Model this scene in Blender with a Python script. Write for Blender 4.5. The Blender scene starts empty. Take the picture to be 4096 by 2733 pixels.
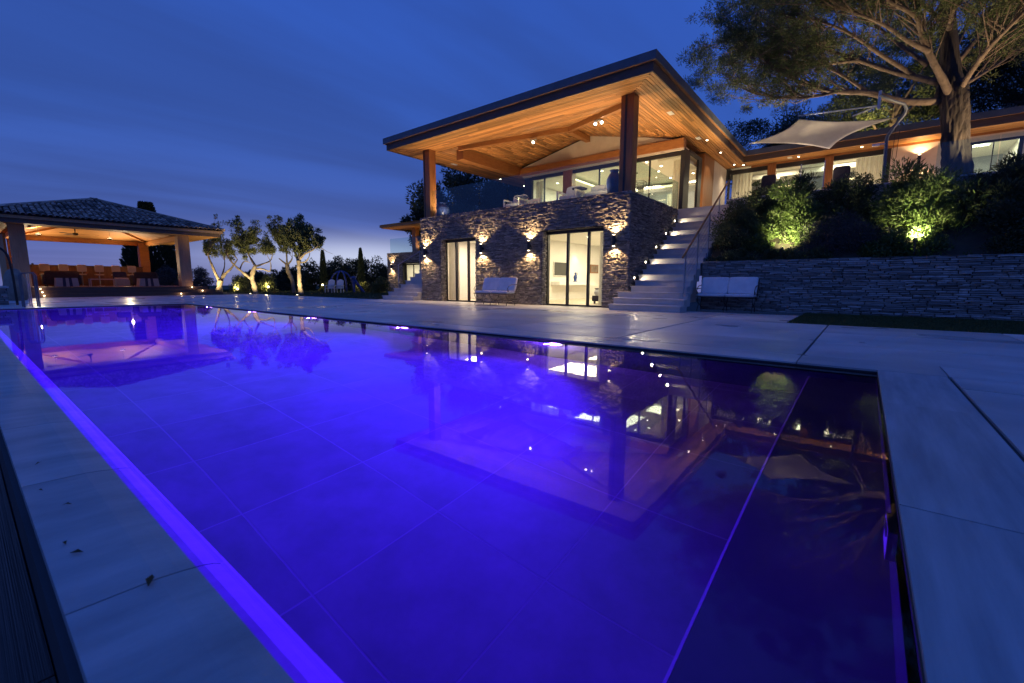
import bpy, math, random
import numpy as np
from mathutils import Vector, Matrix

rnd = random.Random(11)
rng = np.random.default_rng(5)
sc = bpy.context.scene
C = sc.collection
PI = math.pi

# ------------------------------------------------------------------ camera
YAW, PITCH, ROLL, FOC = math.radians(38.37), math.radians(7.628), math.radians(0.186), 1761.0
CAM = Vector((0, 0, 0.85))
_f = Vector((-math.sin(YAW) * math.cos(PITCH), math.cos(YAW) * math.cos(PITCH), -math.sin(PITCH)))
_r0 = Vector((math.cos(YAW), math.sin(YAW), 0)); _u0 = _r0.cross(_f)
_r = _r0 * math.cos(ROLL) + _u0 * math.sin(ROLL); _u = -_r0 * math.sin(ROLL) + _u0 * math.cos(ROLL)
cam_data = bpy.data.cameras.new('camera'); cam = bpy.data.objects.new('camera', cam_data); C.objects.link(cam)
cam.matrix_world = Matrix(((_r.x, _u.x, -_f.x, CAM.x), (_r.y, _u.y, -_f.y, CAM.y), (_r.z, _u.z, -_f.z, CAM.z), (0, 0, 0, 1)))
cam_data.sensor_width = 36; cam_data.lens = FOC / 4096 * 36
cam_data.clip_start = 0.02; cam_data.clip_end = 3000
sc.camera = cam
cam_data.dof.use_dof = True; cam_data.dof.focus_distance = 13.0; cam_data.dof.aperture_fstop = 3.2

# ------------------------------------------------------------------ world: clouded dusk sky
world = bpy.data.worlds.new('World'); sc.world = world; world.use_nodes = True
wt = world.node_tree; wt.nodes.clear()
def WN(t, **k):
    n = wt.nodes.new(t)
    for a, b in k.items(): setattr(n, a, b)
    return n
def wmath(op, a, b=None, c=None):
    n = WN('ShaderNodeMath', operation=op)
    for i, x in enumerate((a, b, c)):
        if x is None: continue
        if isinstance(x, (int, float)): n.inputs[i].default_value = x
        else: wt.links.new(x, n.inputs[i])
    return n.outputs[0]
def wramp(fac, stops):
    n = WN('ShaderNodeValToRGB'); wt.links.new(fac, n.inputs[0])
    e = n.color_ramp.elements
    while len(e) < len(stops): e.new(0.5)
    for el, (p, c) in zip(e, stops): el.position = p; el.color = (*c, 1)
    return n.outputs[0]
def wmix(f, a, b, mode='MIX'):
    n = WN('ShaderNodeMix', data_type='RGBA', blend_type=mode)
    for i, x in ((0, f), (6, a), (7, b)):
        if isinstance(x, (int, float)): n.inputs[i].default_value = x
        elif isinstance(x, tuple): n.inputs[i].default_value = (*x, 1)
        else: wt.links.new(x, n.inputs[i])
    return n.outputs[2]
geo = WN('ShaderNodeNewGeometry'); sep = WN('ShaderNodeSeparateXYZ')
neg = WN('ShaderNodeVectorMath', operation='SCALE'); neg.inputs[3].default_value = -1
wt.links.new(geo.outputs['Incoming'], neg.inputs[0]); wt.links.new(neg.outputs[0], sep.inputs[0])
dx, dy, dz = sep.outputs
base = wramp(wmath('MAXIMUM', dz, 0.0), [(0.0, (0.135, 0.150, 0.40)), (0.05, (0.095, 0.135, 0.42)), (0.12, (0.048, 0.112, 0.44)),
                                        (0.28, (0.036, 0.108, 0.48)), (0.55, (0.031, 0.104, 0.52)), (1.0, (0.032, 0.112, 0.60))])
# streaky cloud deck projected on a plane far above
den = wmath('ADD', wmath('MAXIMUM', dz, 0.0), 0.16)
comb = WN('ShaderNodeCombineXYZ')
wt.links.new(wmath('DIVIDE', dx, den), comb.inputs[0]); wt.links.new(wmath('DIVIDE', dy, den), comb.inputs[1])
mp = WN('ShaderNodeMapping'); mp.inputs['Scale'].default_value = (1.9, 0.40, 1); mp.inputs['Location'].default_value = (2.1, 0.7, 0)
nz = WN('ShaderNodeTexNoise'); nz.inputs['Scale'].default_value = 1.0; nz.inputs['Detail'].default_value = 5; nz.inputs['Roughness'].default_value = 0.50; nz.inputs['Distortion'].default_value = 0.5
mp0 = WN('ShaderNodeMapping'); mp0.inputs['Rotation'].default_value = (0, 0, math.radians(8)); wt.links.new(comb.outputs[0], mp0.inputs[0]); wt.links.new(mp0.outputs[0], mp.inputs[0])
wt.links.new(mp.outputs[0], nz.inputs['Vector'])
mr = WN('ShaderNodeMapRange'); mr.interpolation_type = 'SMOOTHSTEP'
mr.inputs[1].default_value = 0.32; mr.inputs[2].default_value = 0.70
wt.links.new(nz.outputs[0], mr.inputs[0])
col = wmix(wmath('MULTIPLY', mr.outputs[0], 0.66), base, wmix(0.22, (0.024, 0.050, 0.200), base, 'MIX'))
# pale gap near the horizon where the sun went down
dot = WN('ShaderNodeVectorMath', operation='DOT_PRODUCT'); dot.inputs[1].default_value = (-0.842, 0.539, 0.0)
wt.links.new(neg.outputs[0], dot.inputs[0])
g1 = wmath('POWER', wmath('MAXIMUM', dot.outputs['Value'], 0.0), 38.0)
g2 = wmath('POWER', 2.718, wmath('MULTIPLY', wmath('POWER', wmath('DIVIDE', wmath('SUBTRACT', dz, 0.050), 0.038), 2.0), -1.0))
g3 = wmath('POWER', wmath('MAXIMUM', dot.outputs['Value'], 0.0), 5.0)
g4 = wmath('POWER', 2.718, wmath('MULTIPLY', wmath('MAXIMUM', dz, 0.0), -9.5))
col = wmix(wmath('MULTIPLY', wmath('MULTIPLY', g3, g4), 0.40), col, (0.25, 0.26, 0.52))
col = wmix(wmath('MULTIPLY', wmath('MULTIPLY', g1, g2), 0.95), col, (0.60, 0.66, 0.88))
nish = WN('ShaderNodeTexSky', sky_type='NISHITA'); nish.sun_disc = False
nish.sun_elevation = math.radians(-4.0); nish.sun_rotation = math.radians(-57.4); nish.altitude = 100
bg1 = WN('ShaderNodeBackground'); bg1.inputs[1].default_value = 1.0; wt.links.new(col, bg1.inputs[0])
bg2 = WN('ShaderNodeBackground'); bg2.inputs[1].default_value = 0.02; wt.links.new(nish.outputs[0], bg2.inputs[0])
add = WN('ShaderNodeAddShader'); wt.links.new(bg1.outputs[0], add.inputs[0]); wt.links.new(bg2.outputs[0], add.inputs[1])
wo = WN('ShaderNodeOutputWorld'); wt.links.new(add.outputs[0], wo.inputs[0])

# after sunset there is no direct sun: the clouded sky alone lights what the lamps do not

sc.view_settings.view_transform = 'Standard'; sc.view_settings.look = 'None'
sc.view_settings.exposure = 0; sc.view_settings.gamma = 1; sc.view_settings.use_curve_mapping = False
cy = sc.cycles
cy.max_bounces = 8; cy.diffuse_bounces = 3; cy.glossy_bounces = 4; cy.transmission_bounces = 8; cy.transparent_max_bounces = 24
cy.caustics_reflective = False; cy.caustics_refractive = False; cy.sample_clamp_indirect = 4.0; cy.use_denoising = True
try: cy.use_light_tree = True
except Exception: pass

# ------------------------------------------------------------------ helpers
WORLD = {}
def worg(p): return WORLD[p.name] if p is not None else Vector((0, 0, 0))
def at(px, py, depth):
    """point of the place seen at photo pixel (4096 wide), at a distance along the view axis"""
    return CAM + (_f + _r * ((px - 2048) / FOC) - _u * ((py - 1366.5) / FOC)) * depth
def proj(p):
    q = Vector(p) - CAM; w = q.dot(_f)
    return (2048 + FOC * q.dot(_r) / w, 1366.5 - FOC * q.dot(_u) / w, w)

def settags(o, label=None, cat=None, group=None, kind=None):
    if label: o['label'] = label
    if cat: o['category'] = cat
    if group: o['group'] = group
    if kind: o['kind'] = kind
    return o
def thing(name, label, cat, loc, group=None):
    o = bpy.data.objects.new(name, None); C.objects.link(o); o.location = loc; o.empty_display_size = 0.1
    WORLD[o.name] = Vector(loc)
    return settags(o, label, cat, group)

class MB:
    def __init__(s): s.v = []; s.f = []
    def add(s, vs, fs):
        n = len(s.v); s.v += [tuple(v) for v in vs]; s.f += [tuple(i + n for i in f) for f in fs]; return s
    def box(s, x0, x1, y0, y1, z0, z1):
        return s.add([(x0, y0, z0), (x1, y0, z0), (x1, y1, z0), (x0, y1, z0), (x0, y0, z1), (x1, y0, z1), (x1, y1, z1), (x0, y1, z1)],
                     [(3, 2, 1, 0), (4, 5, 6, 7), (0, 1, 5, 4), (1, 2, 6, 5), (2, 3, 7, 6), (3, 0, 4, 7)])
    def obox(s, c, size, m=None):
        hx, hy, hz = [k / 2 for k in size]; m = m or Matrix()
        vs = [Vector(c) + (m.to_3x3() @ Vector((x * hx, y * hy, z * hz))) for z in (-1, 1) for x, y in ((-1, -1), (1, -1), (1, 1), (-1, 1))]
        return s.add(vs, [(3, 2, 1, 0), (4, 5, 6, 7), (0, 1, 5, 4), (1, 2, 6, 5), (2, 3, 7, 6), (3, 0, 4, 7)])
    def beam(s, a, b, w, h):
        """rectangular bar from a to b, w across, h in height (top face centred on a-b line minus nothing)"""
        a, b = Vector(a), Vector(b); d = (b - a).normalized(); side = d.cross(Vector((0, 0, 1))).normalized(); up = side.cross(d)
        vs = []
        for p in (a, b):
            for i, j in ((-1, -1), (1, -1), (1, 1), (-1, 1)): vs.append(p + side * (i * w / 2) + up * (j * h / 2))
        return s.add(vs, [(3, 2, 1, 0), (4, 5, 6, 7), (0, 1, 5, 4), (1, 2, 6, 5), (2, 3, 7, 6), (3, 0, 4, 7)])
    def tube(s, pts, r, n=8, caps=True):
        pts = [Vector(p) for p in pts]; k = len(pts)
        rs = r if isinstance(r, (list, tuple)) else [r] * k
        prev = None; n0 = len(s.v)
        for i, p in enumerate(pts):
            d = (pts[min(i + 1, k - 1)] - pts[max(i - 1, 0)])
            d = d.normalized() if d.length > 1e-9 else Vector((0, 0, 1))
            if prev is None:
                a = d.orthogonal().normalized()
            else:
                a = (prev - d * prev.dot(d)); a = a.normalized() if a.length > 1e-6 else d.orthogonal().normalized()
            prev = a; b = d.cross(a)
            for j in range(n):
                t = 2 * PI * j / n
                s.v.append(tuple(p + (a * math.cos(t) + b * math.sin(t)) * rs[i]))
        for i in range(k - 1):
            for j in range(n):
                q = (j + 1) % n
                s.f.append((n0 + i * n + j, n0 + i * n + q, n0 + (i + 1) * n + q, n0 + (i + 1) * n + j))
        if caps:
            s.f.append(tuple(n0 + j for j in reversed(range(n)))); s.f.append(tuple(n0 + (k - 1) * n + j for j in range(n)))
        return s
    def lathe(s, c, prof, n=20):
        c = Vector(c); n0 = len(s.v)
        for r, z in prof:
            for j in range(n):
                t = 2 * PI * j / n; s.v.append((c.x + r * math.cos(t), c.y + r * math.sin(t), c.z + z))
        for i in range(len(prof) - 1):
            for j in range(n):
                q = (j + 1) % n
                s.f.append((n0 + i * n + j, n0 + i * n + q, n0 + (i + 1) * n + q, n0 + (i + 1) * n + j))
        s.f.append(tuple(n0 + j for j in reversed(range(n)))); s.f.append(tuple(n0 + (len(prof) - 1) * n + j for j in range(n)))
        return s
    def prism(s, poly, vec):
        vec = Vector(vec); k = len(poly); vs = [Vector(p) for p in poly] + [Vector(p) + vec for p in poly]
        return s.add(vs, [tuple(range(k - 1, -1, -1)), tuple(range(k, 2 * k))] + [(i, (i + 1) % k, k + (i + 1) % k, k + i) for i in range(k)])
    def cushion(s, c, size, m=None, n=5, puff=0.35):
        """soft box: rounded edges by a superellipsoid-like bulge"""
        m = (m or Matrix()).to_3x3(); c = Vector(c); nu, nv = 16, 8; n0 = len(s.v)
        def sp(w, e): return math.copysign(abs(w) ** e, w)
        for i in range(nv + 1):
            ph = -PI / 2 + PI * i / nv
            for j in range(nu):
                th = 2 * PI * j / nu
                x = sp(math.cos(ph), puff) * sp(math.cos(th), 0.28); y = sp(math.cos(ph), puff) * sp(math.sin(th), 0.28); z = sp(math.sin(ph), puff)
                s.v.append(tuple(c + m @ Vector((x * size[0] / 2, y * size[1] / 2, z * size[2] / 2))))
        for i in range(nv):
            for j in range(nu):
                q = (j + 1) % nu
                s.f.append((n0 + i * nu + j, n0 + i * nu + q, n0 + (i + 1) * nu + q, n0 + (i + 1) * nu + j))
        return s
    def build(s, name, mat, parent=None, loc=None, smooth=False, **tags):
        v = np.array(s.v, dtype=np.float64)
        if loc is None:
            if parent is not None: loc = worg(parent)
            else:
                lo, hi = v.min(0), v.max(0); loc = Vector(((lo[0] + hi[0]) / 2, (lo[1] + hi[1]) / 2, lo[2]))
        loc = Vector(loc); v = v - np.array(loc)
        me = bpy.data.meshes.new(name); me.from_pydata(v.tolist(), [], s.f); me.materials.append(mat)
        if smooth: me.polygons.foreach_set('use_smooth', [True] * len(me.polygons))
        me.update()
        o = bpy.data.objects.new(name, me); C.objects.link(o)
        if parent is not None: o.parent = parent
        o.location = loc - worg(parent); WORLD[o.name] = loc
        return settags(o, **tags)
def B(*a): return MB().box(*a)

def raw_mesh(name, mat, verts, faces, parent=None, loc=(0, 0, 0), nv=4, **tags):
    """numpy mesh: verts (N,3), faces (M,nv)"""
    loc = Vector(loc); v = (np.asarray(verts, dtype=np.float32) - np.array(loc, dtype=np.float32)); fc = np.asarray(faces, dtype=np.int32)
    me = bpy.data.meshes.new(name); me.vertices.add(len(v)); me.vertices.foreach_set('co', v.ravel())
    m = len(fc); me.loops.add(m * nv); me.loops.foreach_set('vertex_index', fc.ravel())
    me.polygons.add(m); me.polygons.foreach_set('loop_start', np.arange(0, m * nv, nv, dtype=np.int32)); me.update(calc_edges=True); me.validate()
    me.materials.append(mat); o = bpy.data.objects.new(name, me); C.objects.link(o)
    if parent is not None: o.parent = parent
    o.location = loc - worg(parent); WORLD[o.name] = loc
    return settags(o, **tags)
def piece(name, me, parent, loc, rot=None, scale=(1, 1, 1)):
    o = bpy.data.objects.new(name, me); C.objects.link(o); o.parent = parent; loc = Vector(loc)
    o.location = loc - worg(parent); WORLD[o.name] = loc
    if rot is not None: o.rotation_euler = rot
    o.scale = scale
    return o
def clone(root, loc, label=None, rotz=None, group=None):
    def cp(o, par):
        c = o.copy(); C.objects.link(c)
        if par is not None: c.parent = par
        for ch in o.children: cp(ch, c)
        return c
    r = cp(root, None); r.location = loc; WORLD[r.name] = Vector(loc)
    if rotz is not None: r.rotation_euler = (0, 0, rotz)
    return settags(r, label, None, group)

# ------------------------------------------------------------------ materials
def newmat(name):
    m = bpy.data.materials.new(name); m.use_nodes = True; t = m.node_tree; b = t.nodes['Principled BSDF']
    return m, t, b
def rand_value(t):
    oi = t.nodes.new('ShaderNodeObjectInfo'); g = t.nodes.new('ShaderNodeNewGeometry')
    a = t.nodes.new('ShaderNodeMath'); a.operation = 'ADD'; t.links.new(oi.outputs['Random'], a.inputs[0]); t.links.new(g.outputs['Random Per Island'], a.inputs[1])
    f = t.nodes.new('ShaderNodeMath'); f.operation = 'FRACT'; t.links.new(a.outputs[0], f.inputs[0])
    return f.outputs[0]
def geo_pos(t): return t.nodes.new('ShaderNodeNewGeometry').outputs['Position']
def mat(name, c1, c2=None, rough=0.6, scale=4.0, detail=5, stretch=(1, 1, 1), bump=0.0, bscale=None, vary=0.0, metal=0.0, coord='Object', spec=0.5, island=False, trans=0.0, rough2=None):
    m, t, b = newmat(name); L = t.links
    tc = t.nodes.new('ShaderNodeTexCoord'); mpn = t.nodes.new('ShaderNodeMapping'); mpn.inputs['Scale'].default_value = stretch
    L.new(tc.outputs[coord], mpn.inputs[0])
    vec = mpn.outputs[0]
    if vary or island:
        r = rand_value(t)
        ad = t.nodes.new('ShaderNodeVectorMath'); ad.operation = 'ADD'
        cb = t.nodes.new('ShaderNodeCombineXYZ'); mu = t.nodes.new('ShaderNodeMath'); mu.operation = 'MULTIPLY'; mu.inputs[1].default_value = 37
        L.new(r, mu.inputs[0]); L.new(mu.outputs[0], cb.inputs[0]); L.new(mu.outputs[0], cb.inputs[1]); L.new(vec, ad.inputs[0]); L.new(cb.outputs[0], ad.inputs[1]); vec = ad.outputs[0]
    n = t.nodes.new('ShaderNodeTexNoise'); n.inputs['Scale'].default_value = scale; n.inputs['Detail'].default_value = detail; n.inputs['Roughness'].default_value = 0.62
    L.new(vec, n.inputs['Vector'])
    mx = t.nodes.new('ShaderNodeMix'); mx.data_type = 'RGBA'
    mx.inputs[6].default_value = (*c1, 1); mx.inputs[7].default_value = (*(c2 or c1), 1)
    mrn = t.nodes.new('ShaderNodeMapRange'); mrn.inputs[1].default_value = 0.32; mrn.inputs[2].default_value = 0.68; L.new(n.outputs[0], mrn.inputs[0])
    L.new(mrn.outputs[0], mx.inputs[0])
    colr = mx.outputs[2]
    if vary:
        hs = t.nodes.new('ShaderNodeHueSaturation'); L.new(colr, hs.inputs['Color'])
        mv = t.nodes.new('ShaderNodeMapRange'); mv.inputs[3].default_value = 1 - vary; mv.inputs[4].default_value = 1 + vary; L.new(r, mv.inputs[0]); L.new(mv.outputs[0], hs.inputs['Value'])
        colr = hs.outputs[0]
    L.new(colr, b.inputs['Base Color'])
    b.inputs['Roughness'].default_value = rough; b.inputs['Metallic'].default_value = metal; b.inputs['Specular IOR Level'].default_value = spec
    if rough2 is not None:
        n3 = t.nodes.new('ShaderNodeTexNoise'); n3.inputs['Scale'].default_value = rough2[1]; n3.inputs['Detail'].default_value = 3; L.new(geo_pos(t), n3.inputs['Vector'])
        m3 = t.nodes.new('ShaderNodeMapRange'); m3.inputs[1].default_value = .34; m3.inputs[2].default_value = .66; m3.inputs[3].default_value = rough; m3.inputs[4].default_value = rough2[0]; L.new(n3.outputs[0], m3.inputs[0]); L.new(m3.outputs[0], b.inputs['Roughness'])
    if bump:
        n2 = t.nodes.new('ShaderNodeTexNoise'); n2.inputs['Scale'].default_value = bscale or scale * 4; n2.inputs['Detail'].default_value = 6; L.new(vec, n2.inputs['Vector'])
        bp = t.nodes.new('ShaderNodeBump'); bp.inputs['Strength'].default_value = bump; bp.inputs['Distance'].default_value = 0.02; L.new(n2.outputs[0], bp.inputs['Height']); L.new(bp.outputs[0], b.inputs['Normal'])
    if trans:
        out = t.nodes['Material Output']; tl = t.nodes.new('ShaderNodeBsdfTranslucent'); L.new(colr, tl.inputs[0]); ms = t.nodes.new('ShaderNodeMixShader'); ms.inputs[0].default_value = trans
        L.new(b.outputs[0], ms.inputs[1]); L.new(tl.outputs[0], ms.inputs[2]); L.new(ms.outputs[0], out.inputs[0])
    return m
def emis(name, c, s):
    m, t, b = newmat(name); b.inputs['Base Color'].default_value = (0.8, 0.8, 0.8, 1); b.inputs['Emission Color'].default_value = (*c, 1); b.inputs['Emission Strength'].default_value = s
    return m
def glassmat(name, tint, ior=1.45, rough=0.0):
    m, t, b = newmat(name); t.nodes.remove(b); out = t.nodes['Material Output']
    tr = t.nodes.new('ShaderNodeBsdfTransparent'); tr.inputs[0].default_value = (*tint, 1)
    gl = t.nodes.new('ShaderNodeBsdfGlossy'); gl.inputs['Roughness'].default_value = rough
    fr = t.nodes.new('ShaderNodeFresnel'); fr.inputs[0].default_value = ior
    gg = t.nodes.new('ShaderNodeNewGeometry'); iv = t.nodes.new('ShaderNodeMath'); iv.operation = 'SUBTRACT'; iv.inputs[0].default_value = 1; t.links.new(gg.outputs['Backfacing'], iv.inputs[1])
    ml = t.nodes.new('ShaderNodeMath'); ml.operation = 'MULTIPLY'; t.links.new(fr.outputs[0], ml.inputs[0]); t.links.new(iv.outputs[0], ml.inputs[1])
    mx = t.nodes.new('ShaderNodeMixShader'); t.links.new(ml.outputs[0], mx.inputs[0]); t.links.new(tr.outputs[0], mx.inputs[1]); t.links.new(gl.outputs[0], mx.inputs[2]); t.links.new(mx.outputs[0], out.inputs[0])
    return m

M = {}
M['slate'] = mat('slate', (0.175, 0.157, 0.138), (0.375, 0.335, 0.29), 0.85, 9, vary=0.42, bump=0.6, bscale=30)
M['slate_dark'] = mat('slate_backing', (0.030, 0.028, 0.026), (0.05, 0.046, 0.042), 0.9, 6)
M['wallstone'] = mat('wall_stone', (0.25, 0.245, 0.24), (0.46, 0.45, 0.43), 0.85, 7, vary=0.45, bump=0.6, bscale=26)
M['cedar'] = mat('cedar', (0.38, 0.165, 0.050), (0.58, 0.285, 0.10), 0.5, 1.0, stretch=(2.5, 9, 9), vary=0.36, bump=0.05)
M['cedar_post'] = mat('cedar_post', (0.24, 0.095, 0.032), (0.36, 0.155, 0.055), 0.5, 2.2, stretch=(9, 9, 0.9), vary=0.10, bump=0.08)
M['cedar_beam'] = mat('cedar_beam', (0.32, 0.13, 0.042), (0.44, 0.20, 0.07), 0.5, 2.0, stretch=(2, 2, 9), vary=0.10, bump=0.05)
M['dark_board'] = mat('dark_board', (0.10, 0.062, 0.045), (0.15, 0.095, 0.068), 0.6, 3, stretch=(1, 1, 8))
M['zinc'] = mat('zinc', (0.11, 0.115, 0.125), (0.15, 0.155, 0.17), 0.42, 3)
M['plaster'] = mat('plaster', (0.60, 0.53, 0.46), (0.68, 0.61, 0.54), 0.85, 3, bump=0.08, bscale=60)
M['white'] = mat('white_paint', (0.78, 0.76, 0.72), (0.82, 0.80, 0.77), 0.7, 2)
M['wall_grey'] = mat('grey_wall_paint', (0.30, 0.33, 0.38), (0.36, 0.39, 0.44), 0.8, 2)
M['ceiling'] = mat('ceiling_paint', (0.74, 0.73, 0.68), (0.78, 0.77, 0.72), 0.8, 2)
M['room_floor'] = mat('room_floor', (0.52, 0.44, 0.33), (0.60, 0.51, 0.40), 0.35, 3)
M['frame'] = mat('dark_frame', (0.016, 0.017, 0.02), (0.024, 0.025, 0.03), 0.45, 4)
M['limestone'] = mat('limestone', (0.46, 0.455, 0.45), (0.60, 0.595, 0.585), 0.5, 2.2, vary=0.06, bump=0.08, bscale=40)
M['cloth_white'] = mat('white_cloth', (0.66, 0.67, 0.70), (0.78, 0.78, 0.80), 0.9, 6, bump=0.25, bscale=18)
M['cloth_blue'] = mat('dark_blue_cloth', (0.030, 0.034, 0.075), (0.05, 0.055, 0.11), 0.9, 8, bump=0.15)
M['cloth_dark'] = mat('dark_cloth', (0.035, 0.028, 0.035), (0.055, 0.045, 0.05), 0.9, 8, bump=0.15)
M['curtain'] = mat('curtain', (0.66, 0.62, 0.52), (0.74, 0.70, 0.60), 0.9, 4, trans=0.35)
M['iron'] = mat('iron', (0.012, 0.011, 0.011), (0.03, 0.026, 0.024), 0.55, 12)
M['steel'] = mat('steel', (0.34, 0.36, 0.40), (0.45, 0.47, 0.5), 0.35, 6, metal=0.8)
M['mast'] = mat('painted_mast', (0.12, 0.13, 0.15), (0.16, 0.17, 0.19), 0.5, 6)
M['pipe'] = mat('pale_pipe', (0.40, 0.40, 0.42), (0.5, 0.5, 0.52), 0.4, 6, metal=0.3)
M['sail'] = mat('sail_canvas', (0.56, 0.50, 0.44), (0.64, 0.58, 0.51), 0.9, 3, bump=0.1, trans=0.35)
M['vase'] = mat('blue_glaze', (0.012, 0.022, 0.10), (0.022, 0.035, 0.15), 0.28, 5)
M['glass'] = glassmat('window_glass', (0.96, 0.97, 0.95))
M['rail_glass'] = glassmat('rail_glass', (0.84, 0.93, 0.92), 1.85)
M['warm'] = emis('lamp_glow', (1.0, 0.80, 0.50), 14)
M['warm_soft'] = emis('cove_glow', (1.0, 0.80, 0.36), 2.6)
M['down'] = emis('downlight_glow', (1.0, 0.86, 0.62), 20)
M['step_glow'] = emis('step_glow', (1.0, .82, .5), 5)
M['violet'] = emis('pool_lamp_glow', (0.55, 0.25, 1.0), 16)
M['tv'] = mat('screen', (0.05, 0.05, 0.045), (0.06, 0.06, 0.055), 0.25, 3)
M['art'] = mat('picture', (0.16, 0.10, 0.07), (0.30, 0.24, 0.18), 0.7, 6)
M['bark'] = mat('pine_bark', (0.022, 0.016, 0.012), (0.085, 0.062, 0.046), 0.95, 4.0, stretch=(1, 1, 0.35), bump=1.0, bscale=7)
M['limb'] = mat('pine_limb', (0.085, 0.056, 0.040), (0.20, 0.14, 0.10), 0.9, 6, bump=0.8, bscale=20)
M['olive_bark'] = mat('olive_bark', (0.17, 0.13, 0.085), (0.36, 0.29, 0.20), 0.95, 7, stretch=(1, 1, 0.5), bump=1.0, bscale=12)
M['pine_leaf'] = mat('pine_needles', (0.072, 0.095, 0.030), (0.125, 0.145, 0.048), 0.7, 0.8, vary=0.3, trans=0.25)
M['dark_leaf'] = mat('dark_leaves', (0.030, 0.044, 0.020), (0.052, 0.070, 0.030), 0.7, 0.8, vary=0.3, trans=0.2)
M['olive_leaf'] = mat('olive_leaves', (0.10, 0.115, 0.035), (0.15, 0.16, 0.05), 0.6, 0.9, vary=0.35, trans=0.3)
M['bush_leaf'] = mat('oleander_leaves', (0.055, 0.10, 0.026), (0.10, 0.15, 0.042), 0.5, 1.5, vary=0.3, trans=0.3)
M['hedge_leaf'] = mat('hedge_leaves', (0.045, 0.068, 0.026), (0.080, 0.105, 0.040), 0.55, 1.5, vary=0.3, trans=0.2)
M['grey_leaf'] = mat('grey_leaves', (0.05, 0.052, 0.05), (0.085, 0.085, 0.085), 0.7, 1.5, vary=0.35, trans=0.2)
M['grass'] = mat('grass_blades', (0.040, 0.062, 0.014), (0.07, 0.095, 0.024), 0.8, 1.5, vary=0.3)
M['soil'] = mat('soil', (0.03, 0.026, 0.018), (0.05, 0.045, 0.03), 0.95, 3, bump=0.5)
M['lawn'] = mat('lawn_ground', (0.028, 0.045, 0.011), (0.045, 0.062, 0.018), 0.95, 2, bump=0.3)
M['paving'] = mat('paving', (0.38, 0.39, 0.41), (0.60, 0.61, 0.63), 0.55, 1.3, detail=8, vary=0.10, bump=0.08, bscale=24, rough2=(0.22, 0.58))
M['joint'] = mat('joint', (0.045, 0.046, 0.05), (0.06, 0.06, 0.065), 0.9, 3)
M['coping'] = mat('coping', (0.26, 0.285, 0.31), (0.44, 0.465, 0.49), 0.55, 1.6, detail=8, stretch=(3, 1, 1), vary=0.05, bump=0.04, bscale=40)
M['pool_tile'] = mat('pool_tile', (0.13, 0.14, 0.17), (0.22, 0.225, 0.26), 0.6, 2.2, detail=9, vary=0.07)
M['edge_highlight'] = mat('highlight_strip', (.6, .6, .65), None, .6, 3)  # paler than the coping: a highlight painted along its edge
M['ledge_tile'] = mat('ledge_tile', (0.36, 0.37, 0.41), (0.46, 0.47, 0.50), 0.6, 2.2, detail=9)
M['pool_dark'] = mat('pool_dark_tile', (0.05, 0.05, 0.06), (0.09, 0.09, 0.11), 0.5, 2)
M['pool_grout'] = mat('pool_grout', (0.30, 0.31, 0.34), None, 0.8, 3)
M['timber'] = mat('wet_timber', (0.018, 0.014, 0.014), (0.06, 0.045, 0.042), 0.4, 1.2, stretch=(0.6, 9, 9), vary=0.3, bump=0.3)
M['deck'] = mat('deck_timber', (0.10, 0.055, 0.035), (0.16, 0.09, 0.055), 0.6, 2, stretch=(9, 1, 9), vary=0.2)
M['pav_wood'] = mat('pavilion_wood', (0.42, 0.18, 0.05), (0.55, 0.26, 0.08), 0.6, 2, stretch=(8, 1, 8), vary=0.12)
M['pav_dark'] = mat('pavilion_dark_wood', (0.10, 0.035, 0.014), (0.20, 0.08, 0.03), 0.6, 1.2, stretch=(1, 4, .3))
M['pav_post'] = mat('pavilion_post', (0.40, 0.23, 0.12), (0.50, 0.30, 0.17), 0.6, 2, stretch=(8, 8, 1))
M['terracotta'] = mat('terracotta', (0.18, 0.10, 0.06), (0.45, 0.34, 0.255), 0.8, 1.6, vary=0.75, bump=0.3)
M['roof_under'] = mat('roof_underlay', (0.05, 0.04, 0.035), None, 0.9, 3)
M['blue_paint'] = mat('blue_paint', (0.02, 0.05, 0.22), (0.03, 0.07, 0.28), 0.5, 5)
M['red'] = mat('red_fabric', (0.45, 0.03, 0.05), (0.55, 0.05, 0.07), 0.8, 5)
M['stripe_light'] = mat('stripe_light', (0.42, 0.38, 0.35), (0.5, 0.46, 0.42), 0.9, 9)
M['beige'] = mat('beige_cloth', (0.52, 0.46, 0.40), (0.60, 0.54, 0.47), 0.85, 6)
M['boulder'] = mat('boulder', (0.22, 0.17, 0.13), (0.36, 0.29, 0.22), 0.9, 2.5, bump=0.8, bscale=9)
M['ground'] = mat('ground', (0.02, 0.025, 0.02), (0.035, 0.04, 0.03), 0.95, 0.3)
M['dead_leaf'] = mat('dead_leaf', (0.06, 0.035, 0.012), (0.11, 0.07, 0.02), 0.8, 8)
M['bulb'] = emis('bulb', (1.0, 0.75, 0.40), 9)
M['shade'] = emis('lamp_shade_glow', (1.0, 0.72, 0.36), 1.6)

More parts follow.
